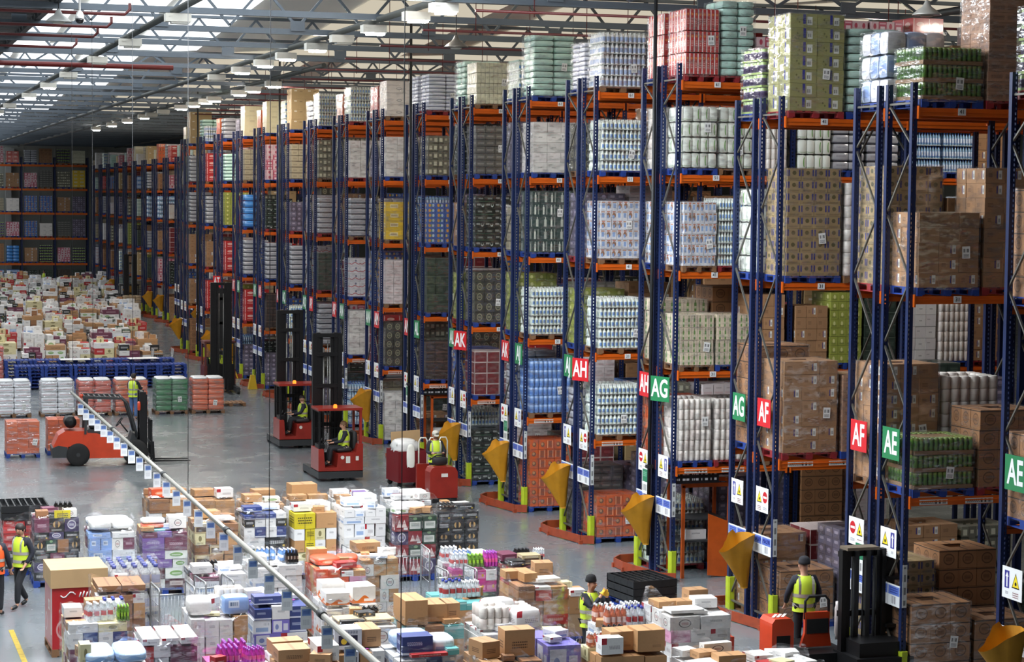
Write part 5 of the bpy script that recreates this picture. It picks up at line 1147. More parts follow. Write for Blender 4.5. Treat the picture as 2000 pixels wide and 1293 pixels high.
# ================================================================ VEHICLES
tred = simple('truck_red_paint', (150, 42, 32), .35, .1, dirt=.25, dscale=3, coat=.3); tor = simple('truck_orange_red_paint', (206, 66, 30), .35, .1, dirt=.2, coat=.3)
tdk = simple('truck_dark_grey', (52, 54, 56), .5, .2); tbk = simple('mast_black', (22, 22, 24), .45, .4, dirt=.1); rub = simple('black_rubber', (24, 24, 25), .8); steel = simple('worn_steel', (120, 120, 118), .4, .8)
vinyl = simple('black_vinyl', (26, 26, 28), .6); glowo = emit('amber_beacon_glow', (255, 120, 40), 3.); paper = simple('stuck_paper_notes', (214, 210, 202), .6, dirt=0)
crm_ = simple('cream_label', (226, 222, 200), .5)
def wheel(t, x, y, z, r, w, axis='y', name='wheel'):
    m = MB(); pr = [(r*.55, -w/2), (r*.9, -w/2), (r, -w*.32), (r, w*.32), (r*.9, w/2), (r*.55, w/2)]
    m.lathe(pr, n=22)
    o = m.obj(name, rub, t, (x, y, z)); o.rotation_euler = (R(90), 0, 0) if axis == 'y' else (0, R(90), 0)
    h = MB().lathe([(r*.5, -w*.42), (r*.56, -w*.3), (r*.56, w*.3), (r*.5, w*.42), (r*.2, w*.5)], n=16).lathe([(r*.16, -w*.56), (r*.16, w*.56)], n=8).obj('hub', tdk, o)
    return o
def counterbalance():
    t = thing('forklift_truck', 'red counterbalance forklift truck standing side on in the open floor', 'forklift', (7.78, 65.95, 0), R(-2))
    # rear counterweight and hood
    MB().prism([(-1.66, .42), (-1.55, .3), (-1.25, .3), (-1.2, .62), (-.62, .62), (-.62, 1.1), (-1.3, 1.1), (-1.5, .98), (-1.66, .62)], -.52, .52, 'y').obj('counterweight', tor, t)
    MB().prism([(-1.68, .28), (-1.2, .28), (-1.22, .6), (-1.5, .66), (-1.7, .58)], -.54, .54, 'y').obj('rear_bumper', tdk, t)
    MB().prism([(-.75, .24), (.62, .24), (.62, .34), (.72, .56), (.3, .62), (-.1, .92), (-.32, 1.02), (-.75, 1.04)], -.54, .54, 'y').obj('side_panel', tor, t)
    MB().prism([(-.7, .9), (-.08, .82), (.22, .6), (.9, .6), (.95, .95), (.78, 1.0), (.7, .74), (.4, .72), (.22, .92), (.2, 1.12), (-.62, 1.12)], -.42, .42, 'y').obj('cab_base', tdk, t)
    for y in (-.47, .47): wheel(t, -.9, y, .36, .36, .24); wheel(t, .87, y, .4, .4, .28)
    m = MB()
    for y in (-.5, .5):
        m.bar((-.68, y, 1.0), (-.62, y, 2.16), .16, .07); m.tube([(.42, y, 2.14), (.62, y, 1.95), (.82, y, 1.3), (.92, y, .9)], .045, 8)
        m.bar((-.75, y, 2.16), (.5, y, 2.1), .07, .08)
    for k in range(8): m.bar((-.7+k*.165, -.5, 2.17-.008*k), (-.7+k*.165, .5, 2.17-.008*k), .05, .035)
    m.obj('overhead_guard', tdk, t)
    s = MB().soft(-.28, 0, 1.12, .5, .5, .16, p=5).soft(-.5, 0, 1.2, .16, .48, .55, p=5).obj('seat', vinyl, t)
    m = MB(); m.tube([(.42+.17*math.sin(a)*.6, .17*math.cos(a), 1.32+.17*math.sin(a)*.8) for a in [k*math.pi/8 for k in range(16)]], .018, 6, closed=True); m.tube([(.42, 0, 1.32), (.68, 0, .98)], .025, 6)
    m.obj('steering_wheel', vinyl, t)
    MB().lathe([(.06, -.42), (.18, -.38), (.19, -.3), (.19, .3), (.18, .38), (.06, .42)], n=18).tube([(-.1, .19, -.2), (.1, .22, -.2)], .03, 6).obj('gas_cylinder', tbk, t, (-1.12, 0, 1.36)).rotation_euler = (R(90), 0, 0)
    m = MB()
    for y in (-.34, .34): m.box(1.12, y, .12, .2, .09, 2.16); m.box(1.2, y*.8, .14, .12, .07, 2.05)
    for z in (.3, 1.1, 1.9, 2.2): m.box(1.1, 0, z, .09, .68, .09)
    for y in (-.12, .12): m.tube([(1.1, y, .2), (1.1, y, 2.1)], .035, 8)
    m.obj('mast', tbk, t)
    m = MB()
    for z in (.2, .62): m.box(1.38, 0, z, .08, 1.0, .1)
    for k in range(6): m.box(1.38, -.46+k*.184, .2, .05, .05, 1.2)
    m.box(1.38, 0, 1.36, .05, .97, .05)
    m.obj('load_backrest', tbk, t)
    for y in (-.26, .26): MB().prism([(1.42, .7), (1.42, .06), (2.62, .06), (2.62, .075), (1.5, .11), (1.47, .7)], y-.06, y+.06, 'y').obj('fork', tbk, t)
    MB().lathe([(.055, 0), (.06, .06), (.03, .12)], n=12).obj('beacon', simple('amber_lens', (190, 60, 30), .25), t, (-.78, -.4, 2.14))
    MB().soft(.98, -.5, 1.7, .1, .22, .3, p=4).obj('mirror', tor, t)
    MB().box(-.05, -.55, .98, .2, .01, .07).obj('maker_plate', crm_, t)
counterbalance()
def reach(label, x, y, rz, H, w=1.36, beacon=True, body=tred, mx=-.1, fork=True, notes=False):
    t = thing('reach_truck', label, 'reach truck', (x, y, 0), rz, 'reach trucks at the rack ends')
    a = w/2
    MB().box(0, 0, .1, w, 1.1, .22).obj('chassis', tdk, t)
    MB().prism([(-a, .3), (a, .3), (a, 1.12), (a-.16, 1.12), (a-.22, .86), (-.08, .82), (-.12, .42), (-a+.2, .42), (-a+.16, .98), (-a, .98)], -.55, .5, 'y').obj('body', body, t)
    MB().prism([(-a+.21, .43), (-.13, .43), (-.09, .8), (-a+.2, .8)], .2, .24, 'y').obj('footwell_panel', tbk, t)
    MB().soft(.18, 0, .84, .5, .62, .14, p=5).soft(.5, 0, .9, .16, .6, .56, p=5).obj('seat', vinyl, t)
    m = MB(); m.box(0, 0, 2.12, w, 1.0, .07); m.obj('roof_plate', body, t)
    m = MB()
    for yy in (-.45, .45): m.bar((a-.06, yy, 1.0), (a-.06, yy, 2.14), .09, .07)
    m.bar((a-.06, -.45, 2.1), (a-.06, .45, 2.1), .09, .1); m.obj('rear_posts', body, t)
    m = MB()
    for yy in (-.45, .45): m.bar((-a+.06, yy, .9), (-a+.05, yy, 2.14), .05, .05)
    for k in range(9): m.bar((-a+.1+k*.09, .47, .85), (-a+.1+k*.09, .47, 2.1), .015, .015)
    m.bar((-a+.06, .47, 1.5), (a-.1, .47, 1.5), .03, .03); m.bar((-a+.04, .46, 2.1), (a-.1, .46, 2.1), .05, .05); m.bar((-a+.05, -.45, 2.1), (-a+.05, .45, 2.1), .05, .05); m.obj('front_grille', tbk, t)
    m = MB(); m.box(-a+.14, -.1, .98, .2, .5, .12); m.tube([(-a+.2, -.2, 1.08), (-a+.3, -.2, 1.22)], .02, 6); m.tube([(-a+.2, .1, 1.08), (-a+.26, .1, 1.25)], .02, 6); m.obj('controls', tbk, t)
    if beacon: MB().lathe([(.06, 0), (.06, .07), (.04, .1)], n=12).obj('beacon', glowo, t, (-.12, -.3, 2.19))
    if notes:
        MB().box(.22, -.556, .55, .13, .004, .2).box(.5, -.556, .62, .09, .004, .13).obj('paper_note', paper, t)
    MB().lathe([(.055, 0), (.055, .006)], n=14).obj('badge', paper, t, (.05, -.553, .72)).rotation_euler = (R(90), 0, 0)
    # mast
    for sgn in (-1, 1):
        m = MB(); m.box(mx+sgn*.39, .85, .1, .13, .18, H-.1); m.box(mx+sgn*.27, .88, .15, .11, .14, H*.97); m.box(mx+sgn*.165, .92, .2, .09, .1, H*.95); m.obj('mast_channel', tbk, t)
    m = MB()
    for z in (.3, H*.35, H*.62, H*.84, H-.12): m.box(mx, .82, z, .84, .1, .12)
    m.obj('mast_crossbar', tbk, t)
    m = MB()
    for sgn in (-1, 1): m.tube([(mx+sgn*.1, .86, .2), (mx+sgn*.1, .86, H*.9)], .03, 8)
    m.tube([(mx+.02, .84, H*.3), (mx+.02, .84, H*.95)], .018, 6); m.obj('lift_cylinder', steel, t)
    if fork:
        for sgn in (-1, 1): MB().prism([(1.02, .6), (1.02, .06), (2.1, .06), (2.1, .075), (1.1, .1), (1.08, .6)], mx+sgn*.25-.05, mx+sgn*.25+.05, 'x').obj('fork', tbk, t)
    for sgn in (-1, 1):
        MB().box(sgn*(a-.1), 1.1, .08, .16, 1.3, .2).obj('support_leg', tdk, t)
        wheel(t, sgn*(a-.1), 1.72, .1, .1, .12, 'x')
    wheel(t, .1, -.2, .16, .16, .14, 'x', 'drive_wheel')
    return t
reach('red reach truck, farther of two, driver looking over his shoulder', 14.5, 68.9, 0, 4.6, mx=-.05)
reach('red reach truck, nearer of two, with paper notes on its side', 14.02, 60.68, 0, 4.35, mx=-.12, notes=True)
t = reach('dark reach truck seen mast first below the AT sign', 15.4, 89.6, math.pi, 4.75, body=simple('dull_maroon_paint', (96, 44, 40), .4), mx=.02)
MB().box(.0, .72, .12, 1.16, .1, 1.1).obj('apron', tbk, t); MB().box(0, .86, 1.9, .6, .02, 2.6).obj('mast_guard_mesh', simple('dark_guard_mesh', (14, 14, 16), .7), t)
reach('far reach truck lowering a pallet of tan sacks', 19.0, 147.4, math.pi, 4.3, mx=0, body=tdk, beacon=False)
t = thing('reach_truck', 'black truck mast rising close by the AE rack end', 'reach truck', (17.02, 32.55, 0))
MB().box(.1, -.25, .1, 1.1, .9, .5).box(.1, -.25, .6, .9, .7, .25).obj('body', tbk, t)
for x, d in ((-.4, 0), (-.3, .05), (-.12, .07), (.1, .07), (.3, .05), (.38, 0)):
    MB().box(x, d, .1, .085, .14, 2.3-.5*abs(d)).obj('mast_channel', tbk if abs(x) > .2 else tdk, t)
m = MB()
for z in (.3, 1.2, 2.26): m.box(0, .1, z, .86, .08, .1)
m.obj('mast_crossbar', tbk, t)
MB().box(-.08, 0, 2.4, .62, .3, .05).obj('top_plate', simple('dusty_steel_plate', (120, 108, 92), .6, .3), t)
m = MB()
for z in (1.0, 1.85): m.box(.62, .0, z, .42, .3, .06)
m.box(.52, .1, .9, .2, .2, 1.5); m.tube([(.45, 0, 2.2), (.62, 0, 2.3), (.7, 0, 2.1), (.74, 0, 1.9)], .04, 8); m.obj('carriage_arm', tbk, t)
m = MB(); m.tube([(-.2, -.03, .2), (-.2, -.03, 2.25)], .03, 8); m.tube([(.2, -.03, .2), (.2, -.03, 2.25)], .03, 8); m.tube([(0, 0, 2.2), (0, .02, .3)], .015, 6); m.obj('lift_cylinder', tdk, t)
for x in (-.35, .5): wheel(t, x, -.4, .16, .16, .12, 'x')
kind('tan_sacks', 'tan sacks in film', .17, packs(3, 3, 5., .02), [printed('tan_sack', (190, 164, 126), (('text', .5, .5, .6, .3, (150, 124, 90)),), .5)])
load('tan_sacks', 18.98, 145.6, .12, 1.2, 'pallet of tan sacks on the forks of the far reach truck', 1, 'brown')
def picker(label, x, y, rz, body, seat=True, box=True, tube=True):
    """low level order picker: battery box in front, platform, back rest behind the rider"""
    t = thing('order_picker', label, 'pallet truck', (x, y, 0), rz, 'low order picking trucks')
    if box:
        MB().prism([(-.4, .12), (.4, .12), (.4, .86), (.34, .97), (.26, 1.0), (-.26, 1.0), (-.34, .97), (-.4, .86)], -.42, .1, 'y').obj('battery_box', body, t)
        MB().box(0, -.2, .03, .74, .5, .1).obj('skirt', tbk, t)
        MB().box(.02, -.425, .72, .19, .004, .1).obj('data_plate', paper, t)
        MB().soft(0, .02, 1.0, .42, .3, .24, p=4).obj('steering_console', vinyl, t)
        m = MB(); m.tube([(-.24, .1, 1.16), (-.1, .02, 1.28), (.1, .02, 1.28), (.24, .1, 1.16)], .02, 8); m.obj('steering_handle', rub, t)
    MB().box(0, .55, .08, .78, .9, .06).obj('platform', tbk, t)
    if seat:
        m = MB(); m.tube([(-.27, 1.02, .9), (-.26, 1.02, 1.5), (-.2, 1.02, 1.58), (.2, 1.02, 1.58), (.26, 1.02, 1.5), (.27, 1.02, .9)], .028, 8); m.obj('hoop_rail', rub, t)
    MB().box(0, 1.03, .14, .8, .14, .78).obj('rear_panel', body, t)
    for s in (-1, 1): MB().prism([(1.1, .08), (2.5, .08), (2.5, .1), (1.1, .16)], s*.27-.08, s*.27+.08, 'x').obj('fork', tbk, t)
    for s in (-1, 1): wheel(t, s*.25, -.15, .11, .11, .1, 'x')
    if tube: MB().lathe([(.045, 0), (.045, .08), (.06, .1), (.06, .62), (.045, .65), (.045, .74)], n=12).obj('film_roll', simple('wound_film_roll', (206, 196, 194), .3, coat=.5), t, (.5, 1.0, .7))
    return t
picker('red order picking truck driven by the man in the cap', 15.82, 55.65, 0, tred, tube=False, seat=False)
# the orange truck is seen from behind: rider faces away
def orange_truck(label, x, y):
    t = thing('order_picker', label, 'pallet truck', (x, y, 0), 0, 'low order picking trucks')
    MB().box(0, .3, .06, 1.0, 1.5, .5).obj('chassis', tbk, t)
    MB().prism([(-.88, .5), (-.46, .5), (-.46, 1.06), (-.52, 1.14), (-.82, 1.14), (-.88, 1.06)], -.1, .42, 'y').obj('battery_cover', tor, t)
    MB().box(-.66, -.104, .5, .26, .01, .34).obj('vent_panel', tbk, t)
    for k in range(3): MB().bar((-.8+k*.09, .05, 1.146), (-.62+k*.09, .3, 1.146), .05, .004).obj('number_decal', paper, t)
    MB().prism([(-.3, .6), (.3, .6), (.26, .86), (.26, 1.22), (-.22, 1.22), (-.22, .86)], -.05, .02, 'y').obj('back_rest', tor, t)
    MB().box(.02, -.058, .84, .42, .02, .26).obj('back_pad', vinyl, t)
    m = MB(); m.tube([(-.21, -.02, 1.1), (-.21, -.02, 1.42), (-.14, -.02, 1.5), (.18, -.02, 1.5), (.25, -.02, 1.42), (.25, -.02, 1.1)], .025, 8); m.obj('hoop_rail', rub, t)
    MB().lathe([(.04, 0), (.04, .08), (.055, .1), (.055, .56), (.04, .6), (.04, .68)], n=12).obj('film_roll', simple('wound_film_roll', (206, 196, 194), .3, coat=.5), t, (.44, .0, .7))
    MB().box(0, .9, .06, .8, .6, .06).obj('platform', tbk, t)
    for s in (-1, 1): wheel(t, s*.35, -.3, .14, .14, .12, 'x')
orange_truck('orange order picking truck under the man in the dark beanie', 16.35, 33.05)
t = thing('order_picker', 'second orange truck, only hoop and film roll showing behind the white wound pallet', 'pallet truck', (14.62, 33.75, 0), 0)
MB().box(0, .3, .06, .7, 1.2, .7).obj('chassis', tor, t); MB().box(.0, -.02, .7, .36, .05, .3).obj('back_pad', vinyl, t)
m = MB(); m.tube([(-.2, 0, .75), (-.2, 0, 1.16), (-.13, 0, 1.24), (.13, 0, 1.24), (.2, 0, 1.16), (.2, 0, .75)], .025, 8); m.obj('hoop_rail', rub, t)
MB().lathe([(.04, 0), (.04, .08), (.055, .1), (.055, .5), (.04, .54)], n=12).obj('film_roll', simple('wound_film_roll', (206, 196, 194), .3, coat=.5), t, (-.33, -.1, .74))
# dark red cage with white waste beside the capped man
t = thing('waste_cage', 'dark red wheeled bin heaped with white film beside the capped man', 'bin', (15.75, 58.9, 0), R(6))
m = MB()
for x, y, sx, sy in ((0, -.5, .95, .04), (0, .5, .95, .04), (-.46, 0, .04, 1.0), (.46, 0, .04, 1.0)): m.box(x, y, .15, sx, sy, .92)
m.box(0, 0, .15, .9, .96, .04); m.obj('bin_body', simple('dark_red_bin_plastic', (112, 28, 34), .45), t)
for x in (-.4, .4):
    for y in (-.4, .4): wheel(t, x, y, .08, .08, .05)
o = MB().soft(-.1, 0, .9, .8, .8, .5, p=2.6, wob=.08, k=7).obj('crumpled_film', simple('crumpled_white_film', (224, 224, 222), .35, coat=.4, bump=.8), None, (15.75, 58.9, 0)); tag(o, 'heap of crumpled white film in the dark red bin', 'film')
t = thing('cage_frame', 'white tube hoops standing between the dark red bin and the capped man', 'frame', (16.05, 57.2, 0))
for k in range(3):
    m = MB(); x = -.42+.3*k; m.tube([(x, 0, .1), (x, 0, 1.5), (x+.05, 0, 1.6), (x+.2, 0, 1.6), (x+.25, 0, 1.5), (x+.25, 0, .1)], .022, 8); m.obj('hoop', simple('cream_tube_paint', (214, 212, 200), .4), t)
MB().box(.1, 0, .1, 1.0, .5, .25).obj('base', tred, t); MB().box(.0, -.06, 1.0, .2, .02, .4).obj('notice', crm_, t)
o = MB().soft(0, 0, 0, .24, .14, .75, p=3, wob=.06, k=6).obj('white_overall', simple('white_cotton', (226, 224, 216), .8, bump=.6), None, (15.42, 57.3, .66)); tag(o, 'white overall draped over the hoop frame by the dark red bin', 'clothing')
o = MB().bar((-.45, 0, 0), (.45, 0, .05), .02, .4).obj('card_sheet', simple('brown_lid_card', (186, 154, 112)), None, (15.9, 59.7, 1.3)); tag(o, 'brown cardboard sheet leaning behind the dark red bin', 'card')
# orange steel wrapping benches in the ground bays by AG and AL
def bench(x, y, label):
    t = thing('wrapping_bench', label, 'bench', (x, y, 0), 0, 'orange benches inside the ground bays')
    om = simple('bench_orange_steel', (206, 92, 30), .4, .1, dirt=.3, dscale=3)
    m = MB()
    for xx in (-.5, .62):
        for yy in (-.45, .4): m.bar((xx, yy, 0), (xx, yy, 2.1), .07, .07)
    for yy in (-.45, .4): m.bar((-.55, yy, 2.1), (.95, yy, 2.1), .07, .09)
    m.bar((.9, -.45, 2.1), (.9, .4, 2.1), .07, .09); m.obj('frame', om, t)
    MB().prism([(.1, .05), (.62, -.0), (.62, 1.25), (.1, 1.45)], -.5, -.47, 'y').obj('side_panel', om, t)
    MB().box(.05, 0, .8, 1.05, .8, .04).box(.05, 0, 1.3, 1.05, .8, .03).obj('shelf', tdk, t)
    o = MB().box(0, 0, 0, .5, .3, .22).obj('carton', BX['white'], None, (x-.1, y-.1, .84)); tag(o, 'white carton on the shelf of the orange bench, '+label[-10:].strip(), 'box')
bench(18.35, 43.25, 'orange steel wrapping bench under the AG sign'); bench(18.4, 64.4, 'orange steel wrapping bench under the AL sign')
for x, y, a in ((18.5, 43.0, 'AG'), (18.5, 64.2, 'AL')):
    o = MB().box(0, 0, 0, 1.1, .3, .36).obj('dark_screen', printed('lit_rack_panel', (20, 20, 24), (('rect', .5, .93, 1, .08, (230, 90, 80)), ('bars', .5, .6, .9, .14, (210, 210, 214)), ('bars', .5, .25, .9, .14, (210, 210, 214))), .4, 0), None, (x-.45, y-.3, 2.18)); tag(o, 'dark parts panel with white tags on the orange bench under %s' % a, 'panel')
# yellow A-frame stand and wet floor sign near the far racks
ym = simple('yellow_plastic', (214, 176, 40), .4)
t = thing('floor_stand', 'yellow folding floor stand beside a lime post guard', 'floor sign', (17.0, Y0+P_*10-.3, 0))
for s in (-1, 1): MB().bar((s*.28, 0, 0), (0, 0, .8), .06, .05).obj('leg', ym, t)
o = MB().prism([(-.2, 0), (.2, 0), (.08, .62), (-.08, .62)], -.14, .14, 'y').obj('wet_floor_sign', ym, None, (17.0, Y0+P_*9-.1, 0)); tag(o, 'yellow wet floor sign standing at a rack foot beyond the reach trucks', 'floor sign')

# ================================================================ PEOPLE
SKIN = simple('skin_tone', (196, 146, 120), .5, dirt=.05); HIV = simple('hi_vis_yellow_fabric', (206, 232, 62), .6, dirt=.06, dscale=8); HIO = simple('hi_vis_orange_fabric', (238, 96, 40), .6, dirt=.06); REF = simple('grey_reflective_tape', (186, 184, 176), .35, .3, dirt=.05)
NAVY = simple('navy_work_jacket', (28, 30, 42), .8, dirt=.1); DARK = simple('dark_trousers', (30, 31, 36), .8); JEAN = simple('blue_denim', (84, 112, 160), .8, dirt=.2); SHOE = simple('black_shoe', (20, 20, 22), .5)
HAIR = {'dark': simple('dark_hair', (40, 30, 26), .6), 'fair': simple('fair_hair', (120, 90, 62), .6), 'grey': simple('grey_hair', (140, 136, 130), .6)}
def skin_obj(name, verts, edges, rads, mat, parent, sub=1):
    me = bpy.data.meshes.new(name); me.from_pydata([tuple(v) for v in verts], edges, []); me.materials.append(mat)
    o = bpy.data.objects.new(name, me); COL.objects.link(o); o.parent = parent
    md = o.modifiers.new('skin', 'SKIN'); md.use_smooth_shade = True
    sv = me.skin_vertices[0].data
    for i, r in enumerate(rads): sv[i].radius = (r, r) if isinstance(r, float) else r
    sv[0].use_root = True
    s = o.modifiers.new('subsurf', 'SUBSURF'); s.levels = sub; s.render_levels = sub
    return o
STAND = dict(pelvis=(0, 0, .97), waist=(0, 0, 1.1), chest=(0, .01, 1.3), nb=(0, -.005, 1.47), neck=(0, .01, 1.53), head=(0, .025, 1.63), crown=(0, .015, 1.71),
    sL=(-.18, 0, 1.42), eL=(-.25, -.02, 1.15), wL=(-.25, .08, .92), sR=(.18, 0, 1.42), eR=(.25, -.02, 1.15), wR=(.25, .08, .92),
    hL=(-.09, 0, .93), kL=(-.1, .03, .5), aL=(-.1, 0, .09), tL=(-.11, .17, .045), hR=(.09, 0, .93), kR=(.1, .03, .5), aR=(.1, 0, .09), tR=(.11, .17, .045))
SEAT = dict(STAND, pelvis=(0, 0, .98), waist=(0, .0, 1.1), chest=(0, .02, 1.3), eL=(-.26, .12, 1.18), wL=(-.2, .38, 1.14), eR=(.26, .12, 1.18), wR=(.2, .38, 1.16),
    hL=(-.1, .04, .95), kL=(-.12, .42, .96), aL=(-.12, .48, .53), tL=(-.12, .64, .47), hR=(.1, .04, .95), kR=(.12, .42, .96), aR=(.12, .46, .53), tR=(.12, .62, .47))
def person(label, loc, rz, J=STAND, over=None, sc=1., vest=HIV, top=NAVY, legs=DARK, hair='dark', hat=None, hatm=None, hy=0., hp=0., gloves=None, detail=True):
    J = {k: Vector(v) for k, v in dict(J, **(over or {})).items()}
    t = thing('person', label, 'person', loc, rz); t.scale = (sc, sc, sc)
    H = J['head']; hrot = Matrix.Rotation(hy, 4, 'Z') @ Matrix.Rotation(hp, 4, 'X')
    hd = lambda x, y, z: H+(hrot @ Vector((x, y, z)))
    V, E, Rd = [], [], []
    def add(p, r, par=None):
        V.append(Vector(p)); Rd.append(float(r)); i = len(V)-1
        if par is not None: E.append((par, i))
        return i
    pe = add(J['pelvis'], .12); wa = add(J['waist'], .115, pe); ch = add(J['chest'], .125, wa); nb = add(J['nb'], .07, ch); nk = add(J['neck'], .055, nb)
    h0 = add(H, .1, nk); add(hd(0, -.012, .075), .095, h0); hf = add(hd(0, .035, -.05), .075, h0)
    hands = []
    for s, sg in (('L', -1), ('R', 1)):
        a = add(J['s'+s], .06, ch); b = add(J['e'+s], .042, a); c = add(J['w'+s], .028, b)
        d = (J['w'+s]-J['e'+s]).normalized(); side = d.cross(Vector((0, 0, 1)))
        if side.length < .2: side = Vector((1, 0, 0))
        side.normalize(); nrm = d.cross(side)
        pv = J['w'+s]+d*.07; pm = add(pv, .026, c); hands.append((J['w'+s], pv, d, side, nrm))
        for q in range(4):
            off = side*((q-1.5)*.021); L = (.034, .04, .038, .03)[q]
            f1 = add(pv+off+d*.035, .0095, pm); f2 = add(pv+off+d*(.035+L)+nrm*-.012, .009, f1); add(pv+off*.9+d*(.03+L*1.6)+nrm*-.034, .008, f2)
        th = add(J['w'+s]+d*.035+side*sg*-.035, .011, c); add(J['w'+s]+d*.075+side*sg*-.055, .009, th)
        h_ = add(J['h'+s], .085, pe); k_ = add(J['k'+s], .058, h_); an = add(J['a'+s], .04, k_); add(J['t'+s], .03, an)
    skin_obj('body', V, E, Rd, SKIN, t)
    # face
    m = MB(); m.lathe([(.003, -.004), (.012, 0), (.009, .02), (.004, .04)], n=8); o = m.obj('nose', SKIN, t, hd(0, .108, -.012)); o.rotation_euler = (R(-14)+hp, 0, hy)
    for sg in (-1, 1):
        MB().lathe([(.002, -.008), (.0085, -.004), (.0095, 0), (.0085, .004), (.002, .008)], n=8).obj('eye', blackm, t, hd(sg*.031, .084, .022))
        m = MB(); m.lathe([(.004, -.03), (.018, -.015), (.022, .012), (.012, .03)], n=8, sx=.4); m.obj('ear', SKIN, t, hd(sg*.09, -.005, .0), hy)
    MB().box(0, 0, 0, .045, .01, .008).obj('mouth', simple('lip_tone', (130, 70, 64), .5), t, hd(0, .086, -.055), hy)
    # hair or hat
    prof = [(.098, -.01), (.1, .03), (.092, .07), (.066, .105), (.03, .12)]
    if hat == 'beanie':
        o = MB().lathe([(.098, 0), (.104, .012), (.102, .045), (.097, .055), (.094, .08), (.074, .115), (.035, .135)], n=16).obj('beanie', hatm, t, hd(0, -.014, .045)); o.rotation_euler = (hp, 0, hy)
    elif hat == 'cap':
        o = MB().lathe([(.1, 0), (.102, .03), (.09, .075), (.05, .1), (.01, .105)], n=16).prism([(-.075, .08), (.075, .08), (.06, .16), (0, .18), (-.06, .16)], .004, .014, 'z').obj('cap', hatm, t, hd(0, -.005, .04)); o.rotation_euler = (hp, 0, hy)
        o = MB().lathe([(.094, -.05), (.097, -.01), (.096, .02)], n=14, sy=.8).obj('hair', HAIR[hair], t, hd(0, -.03, .02)); o.rotation_euler = (hp, 0, hy)
    else:
        o = MB().lathe(prof, n=16).lathe([(.07, -.07), (.092, -.03), (.096, .0)], 0, -.018, 0, n=14, sy=.85).obj('hair', HAIR[hair], t, hd(0, -.02, .015)); o.rotation_euler = (hp-.12, 0, hy)
    # clothes
    V, E, Rd = [], [], []
    pe = add(J['pelvis']+Vector((0, 0, -.02)), .15); wa = add(J['waist'], .14, pe); ch = add(J['chest'], .15, wa); add(J['nb'], .085, ch)
    for s in 'LR':
        a = add(J['s'+s], .082, ch); b = add(J['e'+s], .06, a); add(J['w'+s].lerp(J['e'+s], .06), .045, b)
    skin_obj('jacket', V, E, Rd, top, t)
    V, E, Rd = [], [], []
    pe = add(J['pelvis']+Vector((0, 0, .04)), .135)
    for s in 'LR':
        a = add(J['h'+s], .105, pe); b = add(J['k'+s], .078, a); add(J['a'+s]+Vector((0, 0, .02)), .06, b)
    skin_obj('trousers', V, E, Rd, legs, t)
    for s in 'LR':
        V, E, Rd = [], [], []
        a = add(J['a'+s], .052); d = (J['t'+s]-J['a'+s]); b = add(J['a'+s]+d*.5+Vector((0, 0, -.012)), .05, a); add(J['t'+s], .042, b)
        skin_obj('shoe', V, E, Rd, SHOE, t)
    if gloves:
        for w0, pv, d, side, nrm in hands:
            V, E, Rd = [], [], []
            a = add(w0, .04); b = add(pv, .036, a)
            for q in range(4):
                off = side*((q-1.5)*.024); f = add(pv+off+d*.04, .013, b); add(pv+off+d*.085-nrm*.02, .012, f)
            f = add(pv+side*-.045, .014, a)
            skin_obj('glove', V, E, Rd, gloves, t)
    # hi-vis waistcoat: rings along the spine
    if vest:
        ax0, ax1 = J['pelvis']+Vector((0, 0, -.1)), J['nb']
        ax = (ax1-ax0).normalized(); L = (ax1-ax0).length
        xx = Vector((1, 0, 0)); yy = ax.cross(xx).normalized()
        ringdef = ((0, .2, .17), (.2, .19, .165), (.42, .195, .168), (.62, .205, .172), (.8, .205, .165), (.9, .19, .145), (.97, .155, .125), (1.03, .105, .1))
        def ring(f):
            for a, b in zip(ringdef, ringdef[1:]):
                if a[0] <= f <= b[0]+1e-6:
                    q = (f-a[0])/(b[0]-a[0]); return a[1]+(b[1]-a[1])*q, a[2]+(b[2]-a[2])*q
        def band(fs, grow, mat, name, n=24):
            m = MB(); rs = []
            for f in fs:
                rx, ry = ring(f); rs.append(len(m.v)); c = ax0+ax*(L*f)
                for k in range(n):
                    an = 2*math.pi*k/n; m.v.append(tuple(c+xx*((rx+grow)*math.cos(an))+yy*((ry+grow)*math.sin(an))))
            for A, B in zip(rs, rs[1:]):
                for k in range(n): m.face((A+k, A+(k+1) % n, B+(k+1) % n, B+k), None, 0, True)
            return m.obj(name, mat, t)
        band([q[0] for q in ringdef], 0., vest, 'hi_vis_vest')
        band((.14, .24), .006, REF, 'reflective_band'); band((.42, .52), .006, REF, 'reflective_band')
        for sx in (-1, 1):
            m = MB()
            for sy in (-1, 1):
                pts = []
                for f in (.52, .62, .72, .8, .88, .95, 1.0):
                    rx, ry = ring(f); x = sx*min(.115, rx*.75); pts.append(ax0+ax*(L*f)+xx*x+yy*(sy*(ry*math.sqrt(max(0, 1-(x/rx)**2))+.006)))
                for a, b in zip(pts, pts[1:]): m.bar(a, b, .05, .006, up=tuple(yy))
            m.obj('reflective_strap', REF, t)
    return t
person('man in a hi-vis vest and blue jeans standing behind the forklift mast', (10.3, 78.6, 0), R(-40), over=dict(eR=(.26, .1, 1.16), wR=(.16, .34, 1.2), eL=(-.26, .08, 1.15), wL=(-.12, .32, 1.14), tL=(-.13, .17, .045)), legs=JEAN, hp=-.25)
person('driver in hi-vis vest seated in the farther red reach truck', (14.72, 68.85, 0), R(90), SEAT, hy=R(62))
person('driver in hi-vis vest seated in the nearer red reach truck', (14.22, 60.6, 0), R(90), SEAT, hair='fair', hy=R(20), hp=-.1)
person('driver in hi-vis vest half hidden by the dark reach truck mast', (15.15, 89.65, 0), R(-90), SEAT, hy=R(-60))
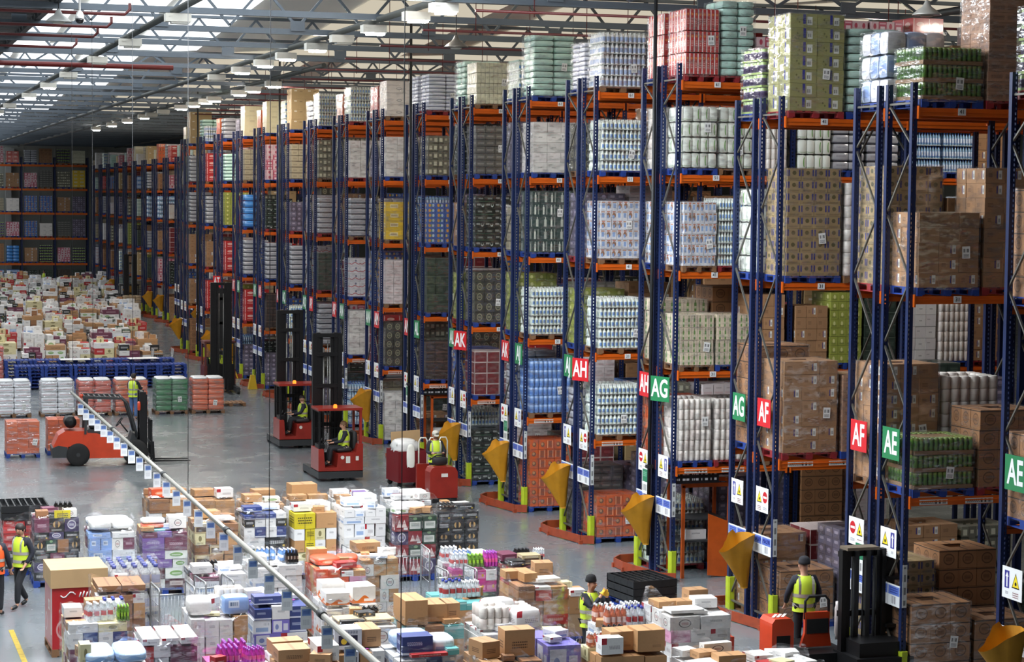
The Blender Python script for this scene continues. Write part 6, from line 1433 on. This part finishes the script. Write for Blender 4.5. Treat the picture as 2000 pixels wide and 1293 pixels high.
capm = printed('camouflage_cap', (196, 192, 180), (('ell', .3, .5, .2, .5, (110, 108, 96)), ('ell', .7, .4, .2, .4, (120, 116, 104))), .7, 0)
person('man in a pale camouflage cap and open hi-vis vest riding the red truck', (15.86, 56.3, .14), R(180), over=dict(eL=(-.25, .08, 1.16), wL=(-.16, .32, 1.16), eR=(.25, .08, 1.16), wR=(.16, .32, 1.16)), hair='grey', hat='cap', hatm=capm, hp=-.35)
person('man in a hi-vis vest walking along the left edge by the dark beer pallet', (3.38, 43.15, 0), R(128), over=dict(head=(0, .05, 1.62), chest=(0, .04, 1.3), kL=(-.1, .2, .52), aL=(-.1, .22, .1), tL=(-.11, .4, .06), kR=(.1, .02, .5), aR=(.1, -.22, .13), tR=(.11, -.06, .05), eL=(-.26, -.06, 1.16), wL=(-.22, .1, .94), eR=(.25, -.1, 1.16), wR=(.24, 0, .92)), hy=R(25), hp=-.25)
person('person in an orange hi-vis jacket cut off by the left edge', (2.80, 42.45, 0), R(-20), vest=HIO, over=dict(eR=(.26, .03, 1.15), wR=(.27, .14, .93)))
YG = simple('yellow_work_glove', (226, 180, 50), .7, dirt=.1)
person('man in a black hat raising yellow gloves to his mouth behind clear bottles', (12.62, 34.5, 0), R(-146), over=dict(eR=(.24, .22, 1.24), wR=(.1, .3, 1.46), eL=(-.22, .26, 1.26), wL=(-.06, .32, 1.45)), hat='beanie', hatm=simple('black_knit', (18, 18, 20), .9, bump=.3), gloves=YG)
person('man in a dark beanie and bright hi-vis vest seen from behind on the orange truck', (16.56, 33.95, .12), R(-8), sc=1.07, over=dict(eR=(.28, .02, 1.17), wR=(.27, .16, .97), eL=(-.28, .02, 1.17), wL=(-.27, .16, .97)), hat='beanie', hatm=simple('dark_grey_knit', (36, 36, 42), .9, bump=.3))
person('far worker in a hi-vis vest bending among the mixed pallets', (13.55, 152.2, .0), R(-60), over=dict(chest=(0, .14, 1.26), nb=(0, .24, 1.38), neck=(0, .28, 1.43), head=(0, .34, 1.5), crown=(0, .36, 1.58), sL=(-.18, .2, 1.34), sR=(.18, .2, 1.34), eL=(-.25, .36, 1.14), wL=(-.2, .5, .96), eR=(.25, .36, 1.14), wR=(.2, .5, .96)))
person('farthest worker in a hi-vis vest below the cross rack', (16.6, 186.2, .0), R(180))
fonts_to_meshes()
